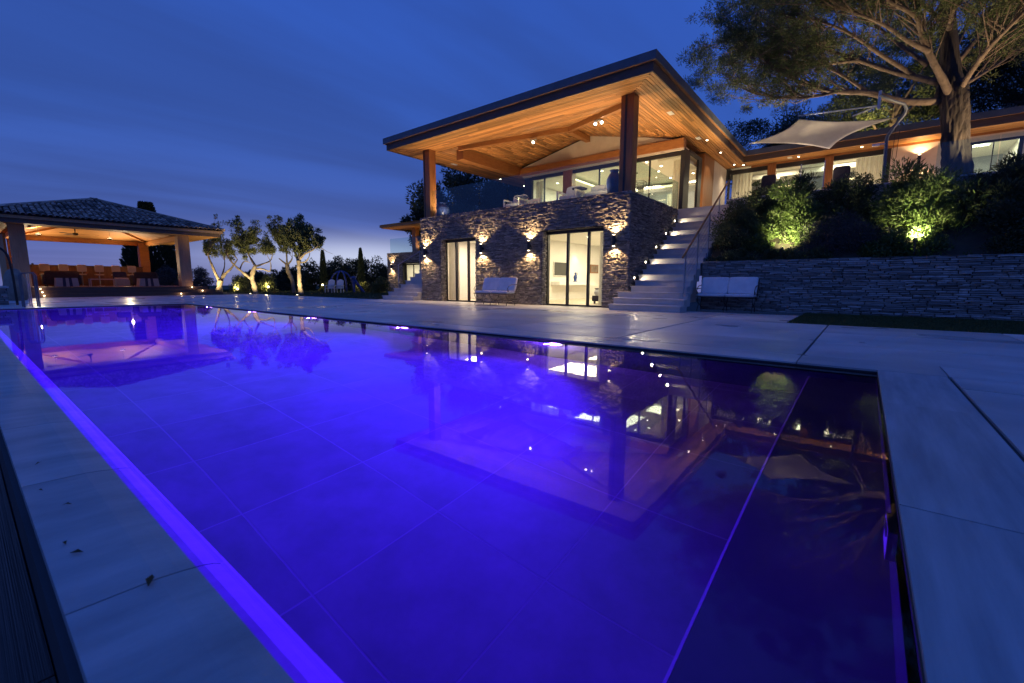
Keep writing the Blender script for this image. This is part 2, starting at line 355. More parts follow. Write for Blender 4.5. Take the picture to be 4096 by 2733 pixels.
# ------------------------------------------------------------------ lamps
def spot(name, loc, target, watts, color, deg, blend=0.4, radius=0.02, parent=None):
    d = bpy.data.lights.new(name, 'SPOT'); d.energy = watts; d.color = color; d.spot_size = math.radians(deg); d.spot_blend = blend; d.shadow_soft_size = radius
    o = bpy.data.objects.new(name, d); C.objects.link(o)
    q = (Vector(target) - Vector(loc)).to_track_quat('-Z', 'Y')
    if parent is not None: o.parent = parent
    o.location = Vector(loc) - worg(parent); o.rotation_euler = q.to_euler(); return o
def point(name, loc, watts, color, radius=0.05, parent=None):
    d = bpy.data.lights.new(name, 'POINT'); d.energy = watts; d.color = color; d.shadow_soft_size = radius
    o = bpy.data.objects.new(name, d); C.objects.link(o)
    if parent is not None: o.parent = parent
    o.location = Vector(loc) - worg(parent); return o
def area(name, loc, target, watts, color, sx, sy, parent=None):
    d = bpy.data.lights.new(name, 'AREA'); d.energy = watts; d.color = color; d.shape = 'RECTANGLE'; d.size = sx; d.size_y = sy
    o = bpy.data.objects.new(name, d); C.objects.link(o)
    if parent is not None: o.parent = parent
    o.location = Vector(loc) - worg(parent); o.rotation_euler = (Vector(target) - Vector(loc)).to_track_quat('-Z', 'Y').to_euler(); return o
WARM = (1.0, 0.64, 0.30); WARMW = (1.0, 0.80, 0.52); ROOM = (1.0, 0.86, 0.58)


# ================================================================== GROUND, PAVING, POOL
def sheet(name, mat_, x0, x1, y0, y1, z, **k):
    return MB().add([(x0, y0, z), (x1, y0, z), (x1, y1, z), (x0, y1, z)], [(0, 1, 2, 3)]).build(name, mat_, kind='structure', **k)
sheet('sea', mat('sea_water', (0.01, 0.02, 0.05), None, 0.2, 1), -2600, 2600, -1500, 2800, -60)
sheet('ground', M['ground'], -160, 90, -60, 130, -1.75)
PX0, PX1, PY0, PY1 = -20.8, 0.178, 0.456, 5.62
WATER = -0.034

pav = MB()
for r in ((-33.0, PX0, -3, 13.0), (PX0, 10.0, PY1, 11.19), (PX0, -1.25, 11.19, 14.3), (PX1, 10.0, -3, PY1)):
    pav.box(r[0], r[1], r[2], r[3], -0.30, -0.018)
paving = pav.build('paving', M['joint'], kind='structure', loc=(0, 0, 0))
slab_unit = B(-.5, .5, -.5, .5, -.5, .5).build('slab_source', M['paving'], loc=(0, 0, 0)); slab_me = slab_unit.data; bpy.data.objects.remove(slab_unit)
cop_unit = B(-.5, .5, -.5, .5, -.5, .5).build('cop_source', M['coping'], loc=(0, 0, 0)); cop_me = cop_unit.data; bpy.data.objects.remove(cop_unit)
def slab(x0, x1, y0, y1, g=0.013, gx=None, me=None, name='paving_slab', parent=None, z1=0.0, th=0.05):
    gx = g if gx is None else gx
    dzz = rnd.uniform(-.0015, .0015)
    piece(name, me or slab_me, parent or paving, ((x0 + x1) / 2, (y0 + y1) / 2, z1 - th / 2 + dzz), None, (x1 - x0 - gx, y1 - y0 - g, th))
rows = [5.62, 6.28, 7.68, 9.44, 11.19, 12.55, 13.90]
for i in range(len(rows) - 1):
    xs = [1.945 - 2.45 * k for k in range(0, 10)]
    if i < 4: xs = [6.845, 4.395] + xs
    if i >= 4: xs = [-1.25] + [x for x in xs if x < -1.3]
    xs = xs + [PX0] if i == 0 else xs + [-22.6]
    for a, b in zip(xs[1:], xs[:-1]):
        if a > -30 and b - a > .2:
            if i == 0 and a < 0.69 < b and b > 1: slab(a, .69, rows[i], rows[i + 1], th=.13); slab(.69, b, rows[i], rows[i + 1]); continue
            slab(a, b, rows[i], rows[i + 1], th=.13 if i == 0 else .05, gx=0.03 if (1 <= i <= 3 and (abs(a + .505) < .01 or abs(b + .505) < .01)) else 0.014)
ys = [13.0, 11.2, 9.44, 7.68, 6.28, 5.62, 3.9, 2.1, .3, -1.5]
for a, b in zip(ys[1:], ys[:-1]):
    xs = [PX0 if b <= 5.63 else (-22.6 if b > 6.3 else PX0), -23.1, -25.6, -28.0, -30.5, -33.0]
    for c, d in zip(xs[1:], xs[:-1]): slab(c, d, a, b)
# right hand side of the pool: narrow coping and the large slabs beyond its dark joint
for a, b in ((4.1, 5.62), (2.2, 4.1), (.2, 2.2), (-1.6, .2)): slab(PX1 - .012, .69, a, b, g=.003, gx=.03, me=cop_me, name='coping_slab', th=.13)
ys = [5.62, 5.05, 3.1, 1.2, -.7, -2.6]
for a, b in zip(ys[1:], ys[:-1]):
    for c, d in ((.69, 3.15), (3.15, 5.6), (5.6, 8.05)): slab(c, d, a, b, gx=.03 if c == .69 else .01)

pool = MB()
pool.box(PX0 - .2, PX1 + .2, PY0 - .3, PY1 + .2, -1.60, -1.385)                       # bottom
pool.box(PX0 - .2, PX1 + .2, PY1, PY1 + .2, -1.385, -0.051)                            # far wall
pool.box(PX0 - .2, PX0, PY0 - .3, PY1, -1.385, -0.051)                                 # end walls
B(PX1, PX1 + .2, PY0 - .3, PY1, -1.385, -0.051).build('pool_end_wall', M['pool_dark'], kind='structure')
pool_o = pool.build('swimming_pool', M['pool_tile'], kind='structure', loc=(-10, 3, -1.385))
gr = sheet('pool_floor', M['pool_grout'], PX0, -0.37, PY0, PY1, -1.3769)
tile_unit = B(-.5, .5, -.5, .5, -.5, .5).build('tile_source', M['pool_tile'], loc=(0, 0, 0)); tile_me = tile_unit.data; bpy.data.objects.remove(tile_unit)
tx = [-0.37 - .87 * k for k in range(24)]; ty = [PY0, 1.0, 1.87, 2.74, 3.61, 4.48, 5.35, PY1]
for i in range(len(tx) - 1):
    for j in range(len(ty) - 1):
        a, b = tx[i + 1], tx[i]
        if a < PX0: a = PX0
        if b - a < .05: continue
        piece('floor_tile', tile_me, gr, ((a + b) / 2, (ty[j] + ty[j + 1]) / 2, -1.379), None, (b - a - .011, ty[j + 1] - ty[j] - .011, .005))
ledge = B(-0.37, PX1, PY0, PY1, -1.38, -0.58).build('pool_ledge', M['ledge_tile'], kind='structure')
MB().prism([(-.384, PY0, -.60), (-.384, PY0, -.590), (-.372, PY0, -.5805), (-.371, PY0, -.60)], (0, PY1 - PY0, 0)).build('highlight_strip', M['pool_grout'], ledge)  # chamfer strip added so the ledge edge shows as a bright line
# near side: submerged sloping lip in front of a low coping
cop_base = MB().prism([(PX0, PY0, -1.385), (PX0, PY0, -0.110), (PX0, 0.36, -0.058), (PX0, 0.075, -0.055), (PX0, 0.075, -1.385)], (PX1 - PX0, 0, 0)).build('pool_near_wall', M['joint'], kind='structure')
xs = [PX1 - .0, -0.405] + [-1.56 - 1.157 * k for k in range(17)]
lip_prof = [(PY0 + .004, -0.20), (PY0 + .004, -0.086), (PY0 - .010, -0.078), (0.430, -0.060), (0.406, -0.043), (0.384, -0.034), (0.345, -0.027), (0.29, -0.020), (0.095, -0.014), (0.095, -0.20)]
for a, b in zip(xs[1:], xs[:-1]):
    g = .003
    MB().prism([(a + g, y, z) for y, z in lip_prof], (b - a - 2 * g, 0, 0)).build('coping_slab', M['coping'], cop_base, loc=((a + b) / 2, .3, -.06))
MB().prism([(PX0, PY0 + .005, -0.13), (PX0, PY0 + .014, -0.13), (PX0, PY0 + .014, -0.093), (PX0, PY0 - .006, -0.0802), (PX0, PY0 - .006, -0.13)], (PX1 - PX0, 0, 0)).build('highlight_strip', M['edge_highlight'], cop_base)  # pale strip paints the bright line where the coping edge catches light
edge = B(-22, 1, -1.2, 0.07, -0.8, -0.345).build('timber_edge', M['joint'], kind='structure')
pl = B(-.5, .5, -.5, .5, -.5, .5).build('plank_source', M['timber'], loc=(0, 0, 0)); tim_me = pl.data; bpy.data.objects.remove(pl)
for j, (a, b) in enumerate(((-.065, .07), (-.21, -.07), (-.355, -.215), (-.5, -.36), (-.645, -.505))):
    x = 1.0
    while x > -22:
        l = rnd.uniform(2.4, 4.0); piece('plank', tim_me, edge, (x - l / 2, (a + b) / 2, -.32 + rnd.uniform(-.006, .006)), None, (l - .006, b - a, .045)); x -= l
# water: one refracting sheet with slow ripples
mw, t, b_ = newmat('pool_water'); t.nodes.remove(b_)
gl = t.nodes.new('ShaderNodeBsdfRefraction'); gl.inputs['IOR'].default_value = 1.33; gl.inputs['Roughness'].default_value = 0.0; gl.inputs[0].default_value = (0.93, 0.95, 1.0, 1)
rf = t.nodes.new('ShaderNodeBsdfGlossy'); rf.inputs['Roughness'].default_value = 0.015
frn = t.nodes.new('ShaderNodeFresnel'); frn.inputs[0].default_value = 1.33
mxs = t.nodes.new('ShaderNodeMixShader')
tcw = t.nodes.new('ShaderNodeTexCoord'); mpw = t.nodes.new('ShaderNodeMapping'); mpw.inputs['Scale'].default_value = (1, 1.7, 1); t.links.new(tcw.outputs['Object'], mpw.inputs[0])
nw = t.nodes.new('ShaderNodeTexNoise'); nw.inputs['Scale'].default_value = 3.2; nw.inputs['Detail'].default_value = 3; t.links.new(mpw.outputs[0], nw.inputs['Vector'])
bw = t.nodes.new('ShaderNodeBump'); bw.inputs['Strength'].default_value = 0.017; bw.inputs['Distance'].default_value = 0.02; t.links.new(nw.outputs[0], bw.inputs['Height'])
for n_ in (gl, rf, frn): t.links.new(bw.outputs[0], n_.inputs['Normal'])
t.links.new(frn.outputs[0], mxs.inputs[0]); t.links.new(gl.outputs[0], mxs.inputs[1]); t.links.new(rf.outputs[0], mxs.inputs[2]); t.links.new(mxs.outputs[0], t.nodes['Material Output'].inputs[0])
MB().add([(PX0, 0.10, WATER), (PX1, 0.10, WATER), (PX1, PY1, WATER), (PX0, PY1, WATER)], [(0, 1, 2, 3)]).build('water', mw, kind='structure')

names5 = ['nearest of the violet lamps in the far pool wall, below the white sliding doors', 'second violet lamp in the far pool wall, left of the sconce reflections', 'third violet lamp in the far pool wall, opposite the garden steps',
          'fourth violet lamp in the far pool wall, in front of the olive trees', 'farthest violet lamp in the far pool wall, near the pavilion corner']
for k, x in enumerate((-3.592, -7.193, -10.8, -14.35, -17.95)):
    t_ = thing('pool_lamp', names5[k], 'pool lamp', (x, PY1, -.30), 'violet lamps under the far pool edge')
    m_ = Matrix.Rotation(PI / 2, 3, 'X')
    def disc(r0, r1, y0, y1):
        mb = MB(); mb.lathe((0, 0, 0), [(r0, 0), (r1, .01), (r1 * .92, .03)], 18); mb.v = [(x + v[0], PY1 - v[2] - y0, -.30 + v[1]) for v in mb.v]; mb.f = [tuple(reversed(f)) for f in mb.f]; return mb
    disc(.15, .15, .001, 0).build('rim', M['steel'], t_)
    disc(.125, .125, .012, 0).build('lens', M['violet'], t_)
    spot('pool_light', (x, PY1 - .06, -.30), (x - 1.0, 0.4, -.20), 6000, (0.045, 0.006, 1.0), 138, 1.0, 0.05, t_); point('wall_glow', (x - .10, PY1 - .12, -.26), 130, (.22, .05, 1.0), .03, t_)
# skimmer in the right wall
t_ = thing('pool_skimmer', 'pale round inlet fitting in the right pool wall beside the ledge', 'pool fitting', (PX1, 2.15, -.22))
MB().box(PX1 - .03, PX1 - .001, 2.06, 2.24, -.34, -.10).build('face_plate', M['white'], t_)
MB().box(PX1 - .034, PX1 - .028, 2.09, 2.21, -.18, -.125).build('slot', M['frame'], t_)
LEAFLAB = {-155: 'largest dry brown leaf on the near coping, nearest the water', -190: 'dry leaf on the near coping, nearer of the close pair', -200: 'dry leaf on the near coping, farther of the close pair', -235: 'dry leaf halfway along the pale near coping', -300: 'farthest dry leaf on the near coping', -260: 'tiny dry leaf on the near coping between two others'}
for x, y, s in ((-1.55, .27, .03), (-1.9, .16, .022), (-2.0, .145, .016), (-2.35, .19, .018), (-3.0, .17, .016), (-2.6, .14, .014)):
    a = rnd.uniform(0, 3); mb = MB(); c_, s_ = math.cos(a) * s, math.sin(a) * s
    mb.add([(x - c_, y - s_, -.011), (x + s_ * .35, y - c_ * .35, -.003), (x + c_, y + s_, -.009), (x - s_ * .35, y + c_ * .35, -.002)], [(0, 1, 2, 3)])
    mb.build('fallen_leaf', M['dead_leaf'], label=LEAFLAB[round(x * 100)], cat='leaf', group='dry leaves on the near coping')
# terrain: lawns, planter slope
sheet('lawn', M['lawn'], -110, -18.9, 13.0, 80, 0.012)
sheet('lawn_strip', M['lawn'], -1.25, 10.0, 11.19, 15.3, 0.0)
sheet('lawn_west', M['lawn'], -110, -33.0, -20, 13.0, 0.006)
def grass(name, x0, x1, y0, y1, n, h, w, z, label=None):
    c = np.column_stack([rng.uniform(x0, x1, n), rng.uniform(y0, y1, n), np.full(n, z)]); a = rng.uniform(0, 2 * PI, n)
    d = np.column_stack([np.cos(a), np.sin(a), np.zeros(n)]) * w * .5; hh = rng.uniform(.5, 1, n) * h
    tip = c + np.column_stack([rng.normal(0, h * .35, n), rng.normal(0, h * .35, n), hh])
    v = np.stack([c - d, c + d, tip], 1).reshape(-1, 3); f = np.arange(n * 3).reshape(-1, 3)
    raw_mesh(name, M['grass'], v, f, None, (x0, y0, z), 3, kind='stuff', label=label or 'short mown grass', category='grass') if False else settags(raw_mesh(name, M['grass'], v, f, None, (x0, y0, z), 3), label, 'grass', None, 'stuff')
grass('grass', -1.24, 8.0, 11.2, 15.25, 60000, .045, .012, 0.0, 'short dark grass strip at the foot of the right stone wall')
grass('grass', -52, -18.9, 13.02, 30, 60000, .07, .03, .012, 'dark mown lawn under the olive trees')
MB().add([(-4.1, 15.45, 1.42), (12, 15.45, 1.42), (12, 17.95, 3.2), (-4.1, 17.95, 3.2)], [(0, 1, 2, 3)]).build('planter_soil', M['soil'], kind='structure')
B(-6.13, 12, 18.4, 25.8, 3.3, 3.79).build('upper_terrace', M['limestone'], kind='structure')
B(-6.0, 12, 25.8, 31.5, 3.3, 3.80).build('wing_floor', M['room_floor'], kind='structure')

# ================================================================== STONE COURSES
def stone_variants(matr, n=14):
    out = []
    for k in range(n):
        r = random.Random(100 + k)
        fz = lambda: .5 + r.uniform(-.45, .12)
        v = [(-.5, -.5, -.5), (.5, -.5, -.5), (.5, .5, -.5), (-.5, .5, -.5)]
        ji = lambda: r.uniform(0, .10)
        v += [(-.5 + ji() * .5, -.5 + ji(), fz()), (.5 - ji() * .5, -.5 + ji(), fz()), (.5 - ji() * .5, .5 - ji(), fz()), (-.5 + ji() * .5, .5 - ji(), fz()), (r.uniform(-.25, .25), r.uniform(-.2, .2), .5 + r.uniform(-.1, .25))]
        f = [(0, 1, 5), (0, 5, 4), (1, 2, 6), (1, 6, 5), (2, 3, 7), (2, 7, 6), (3, 0, 4), (3, 4, 7), (4, 5, 8), (5, 6, 8), (6, 7, 8), (7, 4, 8)]
        me = bpy.data.meshes.new('stone'); me.from_pydata(v, [], f); me.materials.append(matr); me.update()
        out.append((me, np.array(v), np.array(f)))
    return out
SV = stone_variants(M['slate']); SW = stone_variants(M['wallstone'])
def lay_courses(u0, u1, z0, z1, holes, rowh, length, r):
    """list of (u centre, z centre, len, height) rectangles, broken round the holes"""
    out = []; z = z0
    while z < z1 - .012:
        h = min(r.uniform(*rowh), z1 - z)
        if z1 - z - h < .02: h = z1 - z
        u = u0 - r.uniform(0, length[1]) * .6
        while u < u1:
            l = r.uniform(*length) if r.random() > .25 else r.uniform(length[0], length[0] * 1.6)
            a, b = max(u, u0), min(u + l, u1); u += l
            segs = [(a, b)]
            for (h0, h1, k0, k1) in holes:
                if z + h > k0 + .005 and z < k1 - .005:
                    ns = []
                    for (c, d) in segs:
                        if d <= h0 or c >= h1: ns.append((c, d)); continue
                        if c < h0: ns.append((c, h0))
                        if d > h1: ns.append((h1, d))
                    segs = ns
            for c, d in segs:
                if d - c > .03: out.append(((c + d) / 2, z + h / 2, d - c, h))
        z += h
    return out
def stone_face(parent, variants, origin, uvec, nvec, rects, budget, depth=.085, sink=.04, name='stone'):
    """lay stones on a vertical face; the largest in view become single pieces, the rest one joined piece"""
    origin, uvec, nvec = Vector(origin), Vector(uvec), Vector(nvec); zv = Vector((0, 0, 1))
    flip = uvec.cross(zv).dot(nvec) < 0
    items = []
    for (u, z, l, h) in rects:
        p = origin + uvec * u + zv * z
        x, y, w = proj(p); size = l / max(w, .3)
        if not (-200 < x < 4300 and -200 < y < 2900): size *= .05
        items.append((size * (min(h, .06) ** .3), p, l, h))
    items.sort(key=lambda q: -q[0])
    me_by_flip = {}
    rot = Matrix((uvec, zv, nvec)).transposed().to_euler() if not flip else Matrix((-uvec, zv, nvec)).transposed().to_euler()
    us = -uvec if flip else uvec
    R3 = np.array([list(us), list(zv), list(nvec)]).T
    V, F, n = [], [], 0
    for i, (s_, p, l, h) in enumerate(items):
        k = rnd.randrange(len(variants)); d = depth * rnd.uniform(.65, 1.35); g = .006
        me, vv, ff = variants[k]
        q = p + nvec * (d / 2 - sink)
        if i < budget:
            piece(name, me, parent, q, rot, (l - g, h - g, d))
        else:
            w_ = (vv * np.array([l - g, h - g, d])) @ R3.T + np.array(q)
            V.append(w_); F.append(ff + n); n += len(vv)
    if V:
        o = raw_mesh('stone_courses', variants[0][0].materials[0], np.concatenate(V), np.concatenate(F), parent, worg(parent), 3)
        o['kind'] = 'stuff'
    return items

# ================================================================== VILLA
YW = 13.85; XR = -6.13; XL = -16.40; ZT = 3.80; FL = 3.75
villa = thing('villa', 'two storey villa of slate stone with a lit cedar roof over the open upper terrace', 'house', (-11, YW, 0))
r_ = random.Random(3)
# front wall with two door openings
D1 = (-15.10, -12.93, 0.0, 2.73); D2 = (-9.56, -7.03, 0.0, 2.76)
w = MB()
w.box(XL, D1[0], YW, 14.3, 0, 2.745); w.box(D1[1], D2[0], YW, 14.3, 0, 2.745); w.box(D2[1], XR, YW, 14.3, 0, 2.745); w.box(XL, XR, YW, 14.3, 2.745, ZT - .02)
fw = w.build('stone_wall', M['slate_dark'], villa)
rects = lay_courses(XL, XR + .04, 0.0, ZT, [D1, D2], (.028, .054), (.12, .38), r_)
stone_face(fw, SV, (0, YW - .015, 0), (1, 0, 0), (0, -1, 0), rects, 215, depth=.058, sink=.036)
for x0 in (D1[0], D2[0]):                                            # left reveals, seen obliquely
    rr = lay_courses(YW, 14.16, 0.0, 2.73, [], (.06, .085), (.12, .3), r_)
    stone_face(fw, SV, (x0, 0, 0), (0, 1, 0), (1, 0, 0), rr, 0, depth=.05, sink=.02)
# right wall beside the stairs
rw = B(XR - .4, XR, 14.3, 19.0, 0, ZT - .02).build('side_stone_wall', M['slate_dark'], villa)
rects = lay_courses(YW - .03, 18.95, 0.0, ZT, [], (.028, .052), (.12, .38), r_)
rects = [q for q in rects if q[1] > (q[0] - 12.95) * .605 - .25]
stone_face(rw, SV, (XR - .0, 0, 0), (0, 1, 0), (1, 0, 0), rects, 80, depth=.07, sink=.03)
lw = B(XL, XL + .4, 14.3, 25, 0, ZT - .02).build('end_stone_wall', M['slate_dark'], villa)
rects = lay_courses(YW, 18, 0, ZT, [], (.05, .075), (.2, .5), r_)
stone_face(lw, SV, (XL, 0, 0), (0, 1, 0), (-1, 0, 0), rects, 0, depth=.07, sink=.03)
B(XL + .4, XR - .4, 14.3, 25.2, 3.25, FL).build('terrace_floor', M['limestone'], villa)

# sliding doors of the lower floor
def sliding_door(x0, x1, z1, y, mull, label):
    f = MB()
    f.box(x0 - .0, x0 + .085, y, y + .14, 0, z1); f.box(x1 - .04, x1, y, y + .14, 0, z1); f.box(x0 + .085, x1 - .04, y, y + .14, z1 - .10, z1); f.box(x0 + .085, x1 - .04, y, y + .14, 0, .045)
    for m_ in mull: f.box(m_ - .038, m_ + .038, y + .01, y + .12, .045, z1 - .10)
    fo = f.build('sliding_door', M['frame'], villa)
    ed = [x0 + .085] + list(mull) + [x1 - .04]
    for a, b in zip(ed[:-1], ed[1:]): B(a + .03, b - .03, y + .055, y + .067, .045, z1 - .10).build('pane', M['glass'], fo)
    return fo
sd1 = sliding_door(-15.46, -12.95, 2.735, 14.2, (-14.49, -13.74), '')
MB().tube([(-15.33, 14.15, 1.0), (-15.33, 14.15, 1.3)], .012).build('handle', M['steel'], sd1)
sd2 = sliding_door(-9.60, -7.05, 2.745, 14.2, (-8.66, -7.80), '')
# lower rooms
def room(x0, x1, y0, y1, z0, z1, wall=M['white']):
    w = MB(); w.box(x0 - .15, x0, y0, y1, z0, z1); w.box(x1, x1 + .15, y0, y1, z0, z1); w.box(x0 - .15, x1 + .15, y1, y1 + .15, z0, z1)
    w.build('room_wall', wall, villa); B(x0 - .15, x1 + .15, y0, y1 + .15, z1, z1 + .1).build('room_ceiling', M['ceiling'], villa); B(x0 - .15, x1 + .15, y0 - .05, y1 + .15, z0 - .1, z0).build('room_floor', M['room_floor'], villa)
room(-15.95, -12.3, 14.345, 17.6, .02, 2.85); room(-11.8, -6.7, 14.345, 23, .02, 2.85)
area('room_light', (-14.2, 15.9, 2.80), (-14.2, 15.9, 0), 150, (1.0, .80, .58), 1.6, 1.4, villa)
area('room_light', (-9.2, 16.6, 2.80), (-9.2, 16.6, 0), 190, ROOM, 2.4, 2.0, villa)
area('room_light', (-9.2, 20.4, 2.80), (-9.2, 20.4, 0), 200, ROOM, 2.4, 2.4, villa)
spot('wall_washer', (-11.2, 20.1, 2.8), (-11.8, 20.1, 1.2), 60, ROOM, 60, .6, .03, villa)

# ---- upper glass wall
YG = 19.0
fr = MB()
fr.box(-14.25, -13.80, YG, YG + .18, FL, 6.16); fr.box(XR - .16, XR + .0, YG, YG + .70, FL, 6.28)
fr.box(-13.80, -11.89, YG, YG + .12, 6.04, 6.20); fr.box(-11.37, XR - .16, YG, YG + .12, 6.04, 6.20); fr.box(-13.8, -11.89, YG, YG + .12, FL, FL + .06); fr.box(-11.37, XR - .16, YG, YG + .12, FL, FL + .06)
fr.box(-10.0, -9.94, YG + .02, YG + .1, FL + .06, 6.04); fr.box(-7.62, -7.57, YG + .02, YG + .1, FL + .06, 6.04)
fr.box(-13.06, -13.0, YG + .02, YG + .1, FL + .06, 6.04)
fr.box(XR - .1, XR, YG + 1.95, YG + 2.40, FL, 6.36); fr.box(XR - .1, XR, YG + .70, YG + 1.95, 6.22, 6.36); fr.box(XR - .1, XR, YG + .70, YG + 1.95, FL, FL + .06)
gw = fr.build('glass_wall', M['frame'], villa)
for a, b in ((-13.80, -13.06), (-13.0, -11.89), (-11.37, -10.0), (-9.94, -7.62), (-7.57, XR - .16)): B(a, b, YG + .055, YG + .067, FL + .06, 6.04).build('pane', M['glass'], gw)
B(XR - .055, XR - .045, YG + .70, YG + 1.95, FL + .06, 6.22).build('pane', M['glass'], gw)
B(-11.88, -11.38, YG - .06, YG + .3, FL, 6.215).build('wood_pillar', M['cedar_post'], villa)
B(XR - .35, XR + .0, 21.75, 23.4, FL, 6.69).build('wood_pillar', M['cedar_post'], villa)
B(-14.6, XR - .02, YG - .16, YG + .16, 6.285, 6.645).build('lintel_beam', M['cedar_beam'], villa)
B(-14.3, XR - .02, YG - .1, YG + .12, 6.205, 6.282).build('lintel_trim', M['plaster'], villa)
MB().prism([(-14.4, YG - .02, 6.648), (-6.7, YG - .02, 6.648), (-6.7, YG - .02, 6.72), (-10.3, YG - .02, 7.60), (-14.4, YG - .02, 6.72)], (0, .15, 0)).build('gable_wall', M['plaster'], villa)
B(XR - .2, XR - .002, 23.42, 25.8, FL, 6.72).build('plaster_wall', M['plaster'], villa)
# upper room
w = MB(); w.box(-14.4, -14.25, YG + .2, 25.2, FL, 6.3); w.build('room_wall', M['white'], villa); B(-14.25, XR - .25, 25.2, 25.35, FL, 6.3).build('room_wall', M['wall_grey'], villa)
B(-14.3, XR - .14, YG + .14, 25.3, 6.35, 6.45).build('room_ceiling', M['ceiling'], villa)
B(-14.25, XR - .14, YG + .13, 25.2, FL - .1, FL + .01).build('room_floor', M['room_floor'], villa)
c_ = MB(); c_.box(-14.25, -12.15, YG + .25, 25.2, 6.08, 6.12); c_.box(-12.15, XR - .3, 24.9, 25.2, 6.05, 6.12); c_.box(-7.35, XR - .2, YG + .25, 24.9, 6.0, 6.12); c_.build('ceiling_border', M['ceiling'], villa)
cv = MB(); cv.box(-12.14, -12.10, YG + 1.4, 24.6, 6.10, 6.17); cv.box(-9.7, -8.0, 24.84, 24.88, 6.07, 6.15); cv.build('cove_strip', M['warm_soft'], villa)
area('room_light', (-10.2, 21.5, 6.30), (-10.2, 21.5, 4), 260, ROOM, 3.0, 2.5, villa)
area('room_light', (-8.0, 23.5, 6.0), (-8.0, 23.5, 4), 90, ROOM, 1.5, 1.5, villa)
area('room_light', (-13.0, 22, 6.04), (-13.0, 22, 4), 70, ROOM, 1.0, 3.5, villa)

# ---- posts
def post(x0, x1, y0, y1, z0, z1): return B(x0, x1, y0, y1, z0, z1).build('wood_post', M['cedar_post'], villa)
pn = post(-6.56, -6.13, 13.87, 14.25, FL, 6.75); B(-6.42, -6.35, 13.857, 13.868, FL, 6.74).build('steel_strip', M['frame'], pn)
pn = post(-16.17, -15.75, 13.87, 14.25, FL, 6.75); B(-16.12, -16.05, 13.857, 13.868, FL, 6.74).build('steel_strip', M['frame'], pn)

# ---- roof
EX0, EX1, EY0, ZS = -17.40, -5.13, 12.81, 6.75
OX0, OX1, OY0 = -14.45, -6.70, 14.40            # open vault
YB = 24.75                                      # inner corner with the wing eave
rf = MB()
zx0, zx1, zy0 = EX0 - .11, EX1 + .11, EY0 - .11
E0 = [(zx0, zy0), (zx1, zy0), (zx1, 31.0), (zx0, 31.0)]
rid = [((zx0 + zx1) / 2, zy0 + 6.2), ((zx0 + zx1) / 2, 27)]
v = [(x, y, 7.235) for x, y in E0] + [(x, y, 8.45) for x, y in rid] + [(x, y, 7.19) for x, y in E0]
rf.add(v, [(0, 1, 4), (1, 2, 5, 4), (2, 3, 5), (3, 0, 4, 5)])
roof = rf.build('roof', M['zinc'], villa)
fz = MB(); fz.box(zx0, zx1, zy0, zy0 + .03, 7.0, 7.24); fz.box(zx1 - .03, zx1, zy0 + .03, YB - .11, 7.0, 7.24); fz.box(zx0, zx0 + .03, zy0 + .03, 31, 7.0, 7.24)
fz.build('zinc_fascia', M['zinc'], roof)
s_ = MB(); s_.box(zx0 + .03, zx1 - .03, zy0 + .03, EY0 + .02, 7.0, 7.03); s_.box(EX1 - .02, zx1 - .03, EY0 + .02, YB + .0, 7.0, 7.03); s_.box(zx0 + .03, EX0 + .02, EY0 + .02, 31, 7.0, 7.03); s_.build('eave_strip', M['cedar_beam'], roof)
fb = MB(); fb.box(EX0, EX1, EY0, EY0 + .04, 6.735, 6.999); fb.box(EX1 - .04, EX1, EY0 + .04, YB, 6.735, 6.999); fb.box(EX0, EX0 + .04, EY0 + .04, 31, 6.735, 6.999)
fb.build('fascia_board', M['dark_board'], roof)
sb = MB()
sb.add([(EX0 + .03, EY0 + .03, 6.80), (EX1 - .03, EY0 + .03, 6.80), (EX1 - .03, OY0 + .01, 6.80), (EX0 + .03, OY0 + .01, 6.80)], [(0, 1, 2, 3)])
sb.add([(OX1 - .01, OY0 + .01, 6.80), (EX1 - .03, OY0 + .01, 6.80), (EX1 - .03, 26.0, 6.80), (OX1 - .01, 26.0, 6.80)], [(0, 1, 2, 3)])
sb.add([(EX0 + .03, OY0 + .01, 6.80), (OX0 + .01, OY0 + .01, 6.80), (OX0 + .01, 31.0, 6.80), (EX0 + .03, 31.0, 6.80)], [(0, 1, 2, 3)])
soffit = sb.build('soffit', M['dark_board'], villa)
pu = B(-.5, .5, -.5, .5, -.5, .5).build('plank_source', M['cedar'], loc=(0, 0, 0)); plank_me = pu.data; bpy.data.objects.remove(pu)
cube_v = np.array([v.co[:] for v in plank_me.vertices]); cube_f = np.array([p.vertices[:] for p in plank_me.polygons])
extra_v, extra_f = [], []
def plank(parent, c, rot, size, single=True):
    if single: piece('plank', plank_me, parent, c, rot, size)
    else:
        m_ = np.array(rot.to_matrix() if hasattr(rot, 'to_matrix') else Matrix())
        extra_f.append(cube_f + 8 * len(extra_v)); extra_v.append((cube_v * np.array(size)) @ m_.T + np.array(c))
from mathutils import Euler
def runs(a, b, lo, hi):
    x = a - rnd.uniform(0, hi * .8); out = []
    while x < b:
        l = rnd.uniform(lo, hi); c, d = max(a, x), min(b, x + l); x += l
        if d - c > .05: out.append((c, d))
    return out
PW = .108; rotx = Euler((0, 0, 0)); roty = Euler((0, 0, PI / 2))
n = 14; pw = (OY0 - EY0 - .04) / n
for i in range(n):                                   # front soffit, mitred at both ends
    y = EY0 + .04 + (i + .5) * pw; t_ = (i + .5) * pw
    for a, b in runs(EX0 + .04 + t_ * (1.0), EX1 - .04 - t_, 2.0, 4.2):
        plank(soffit, ((a + b) / 2, y, 6.765 + rnd.uniform(-.001, .001)), rotx, (b - a - .006, pw - .015, .022))
n = 14; pw = (EX1 - OX1 - .04) / n
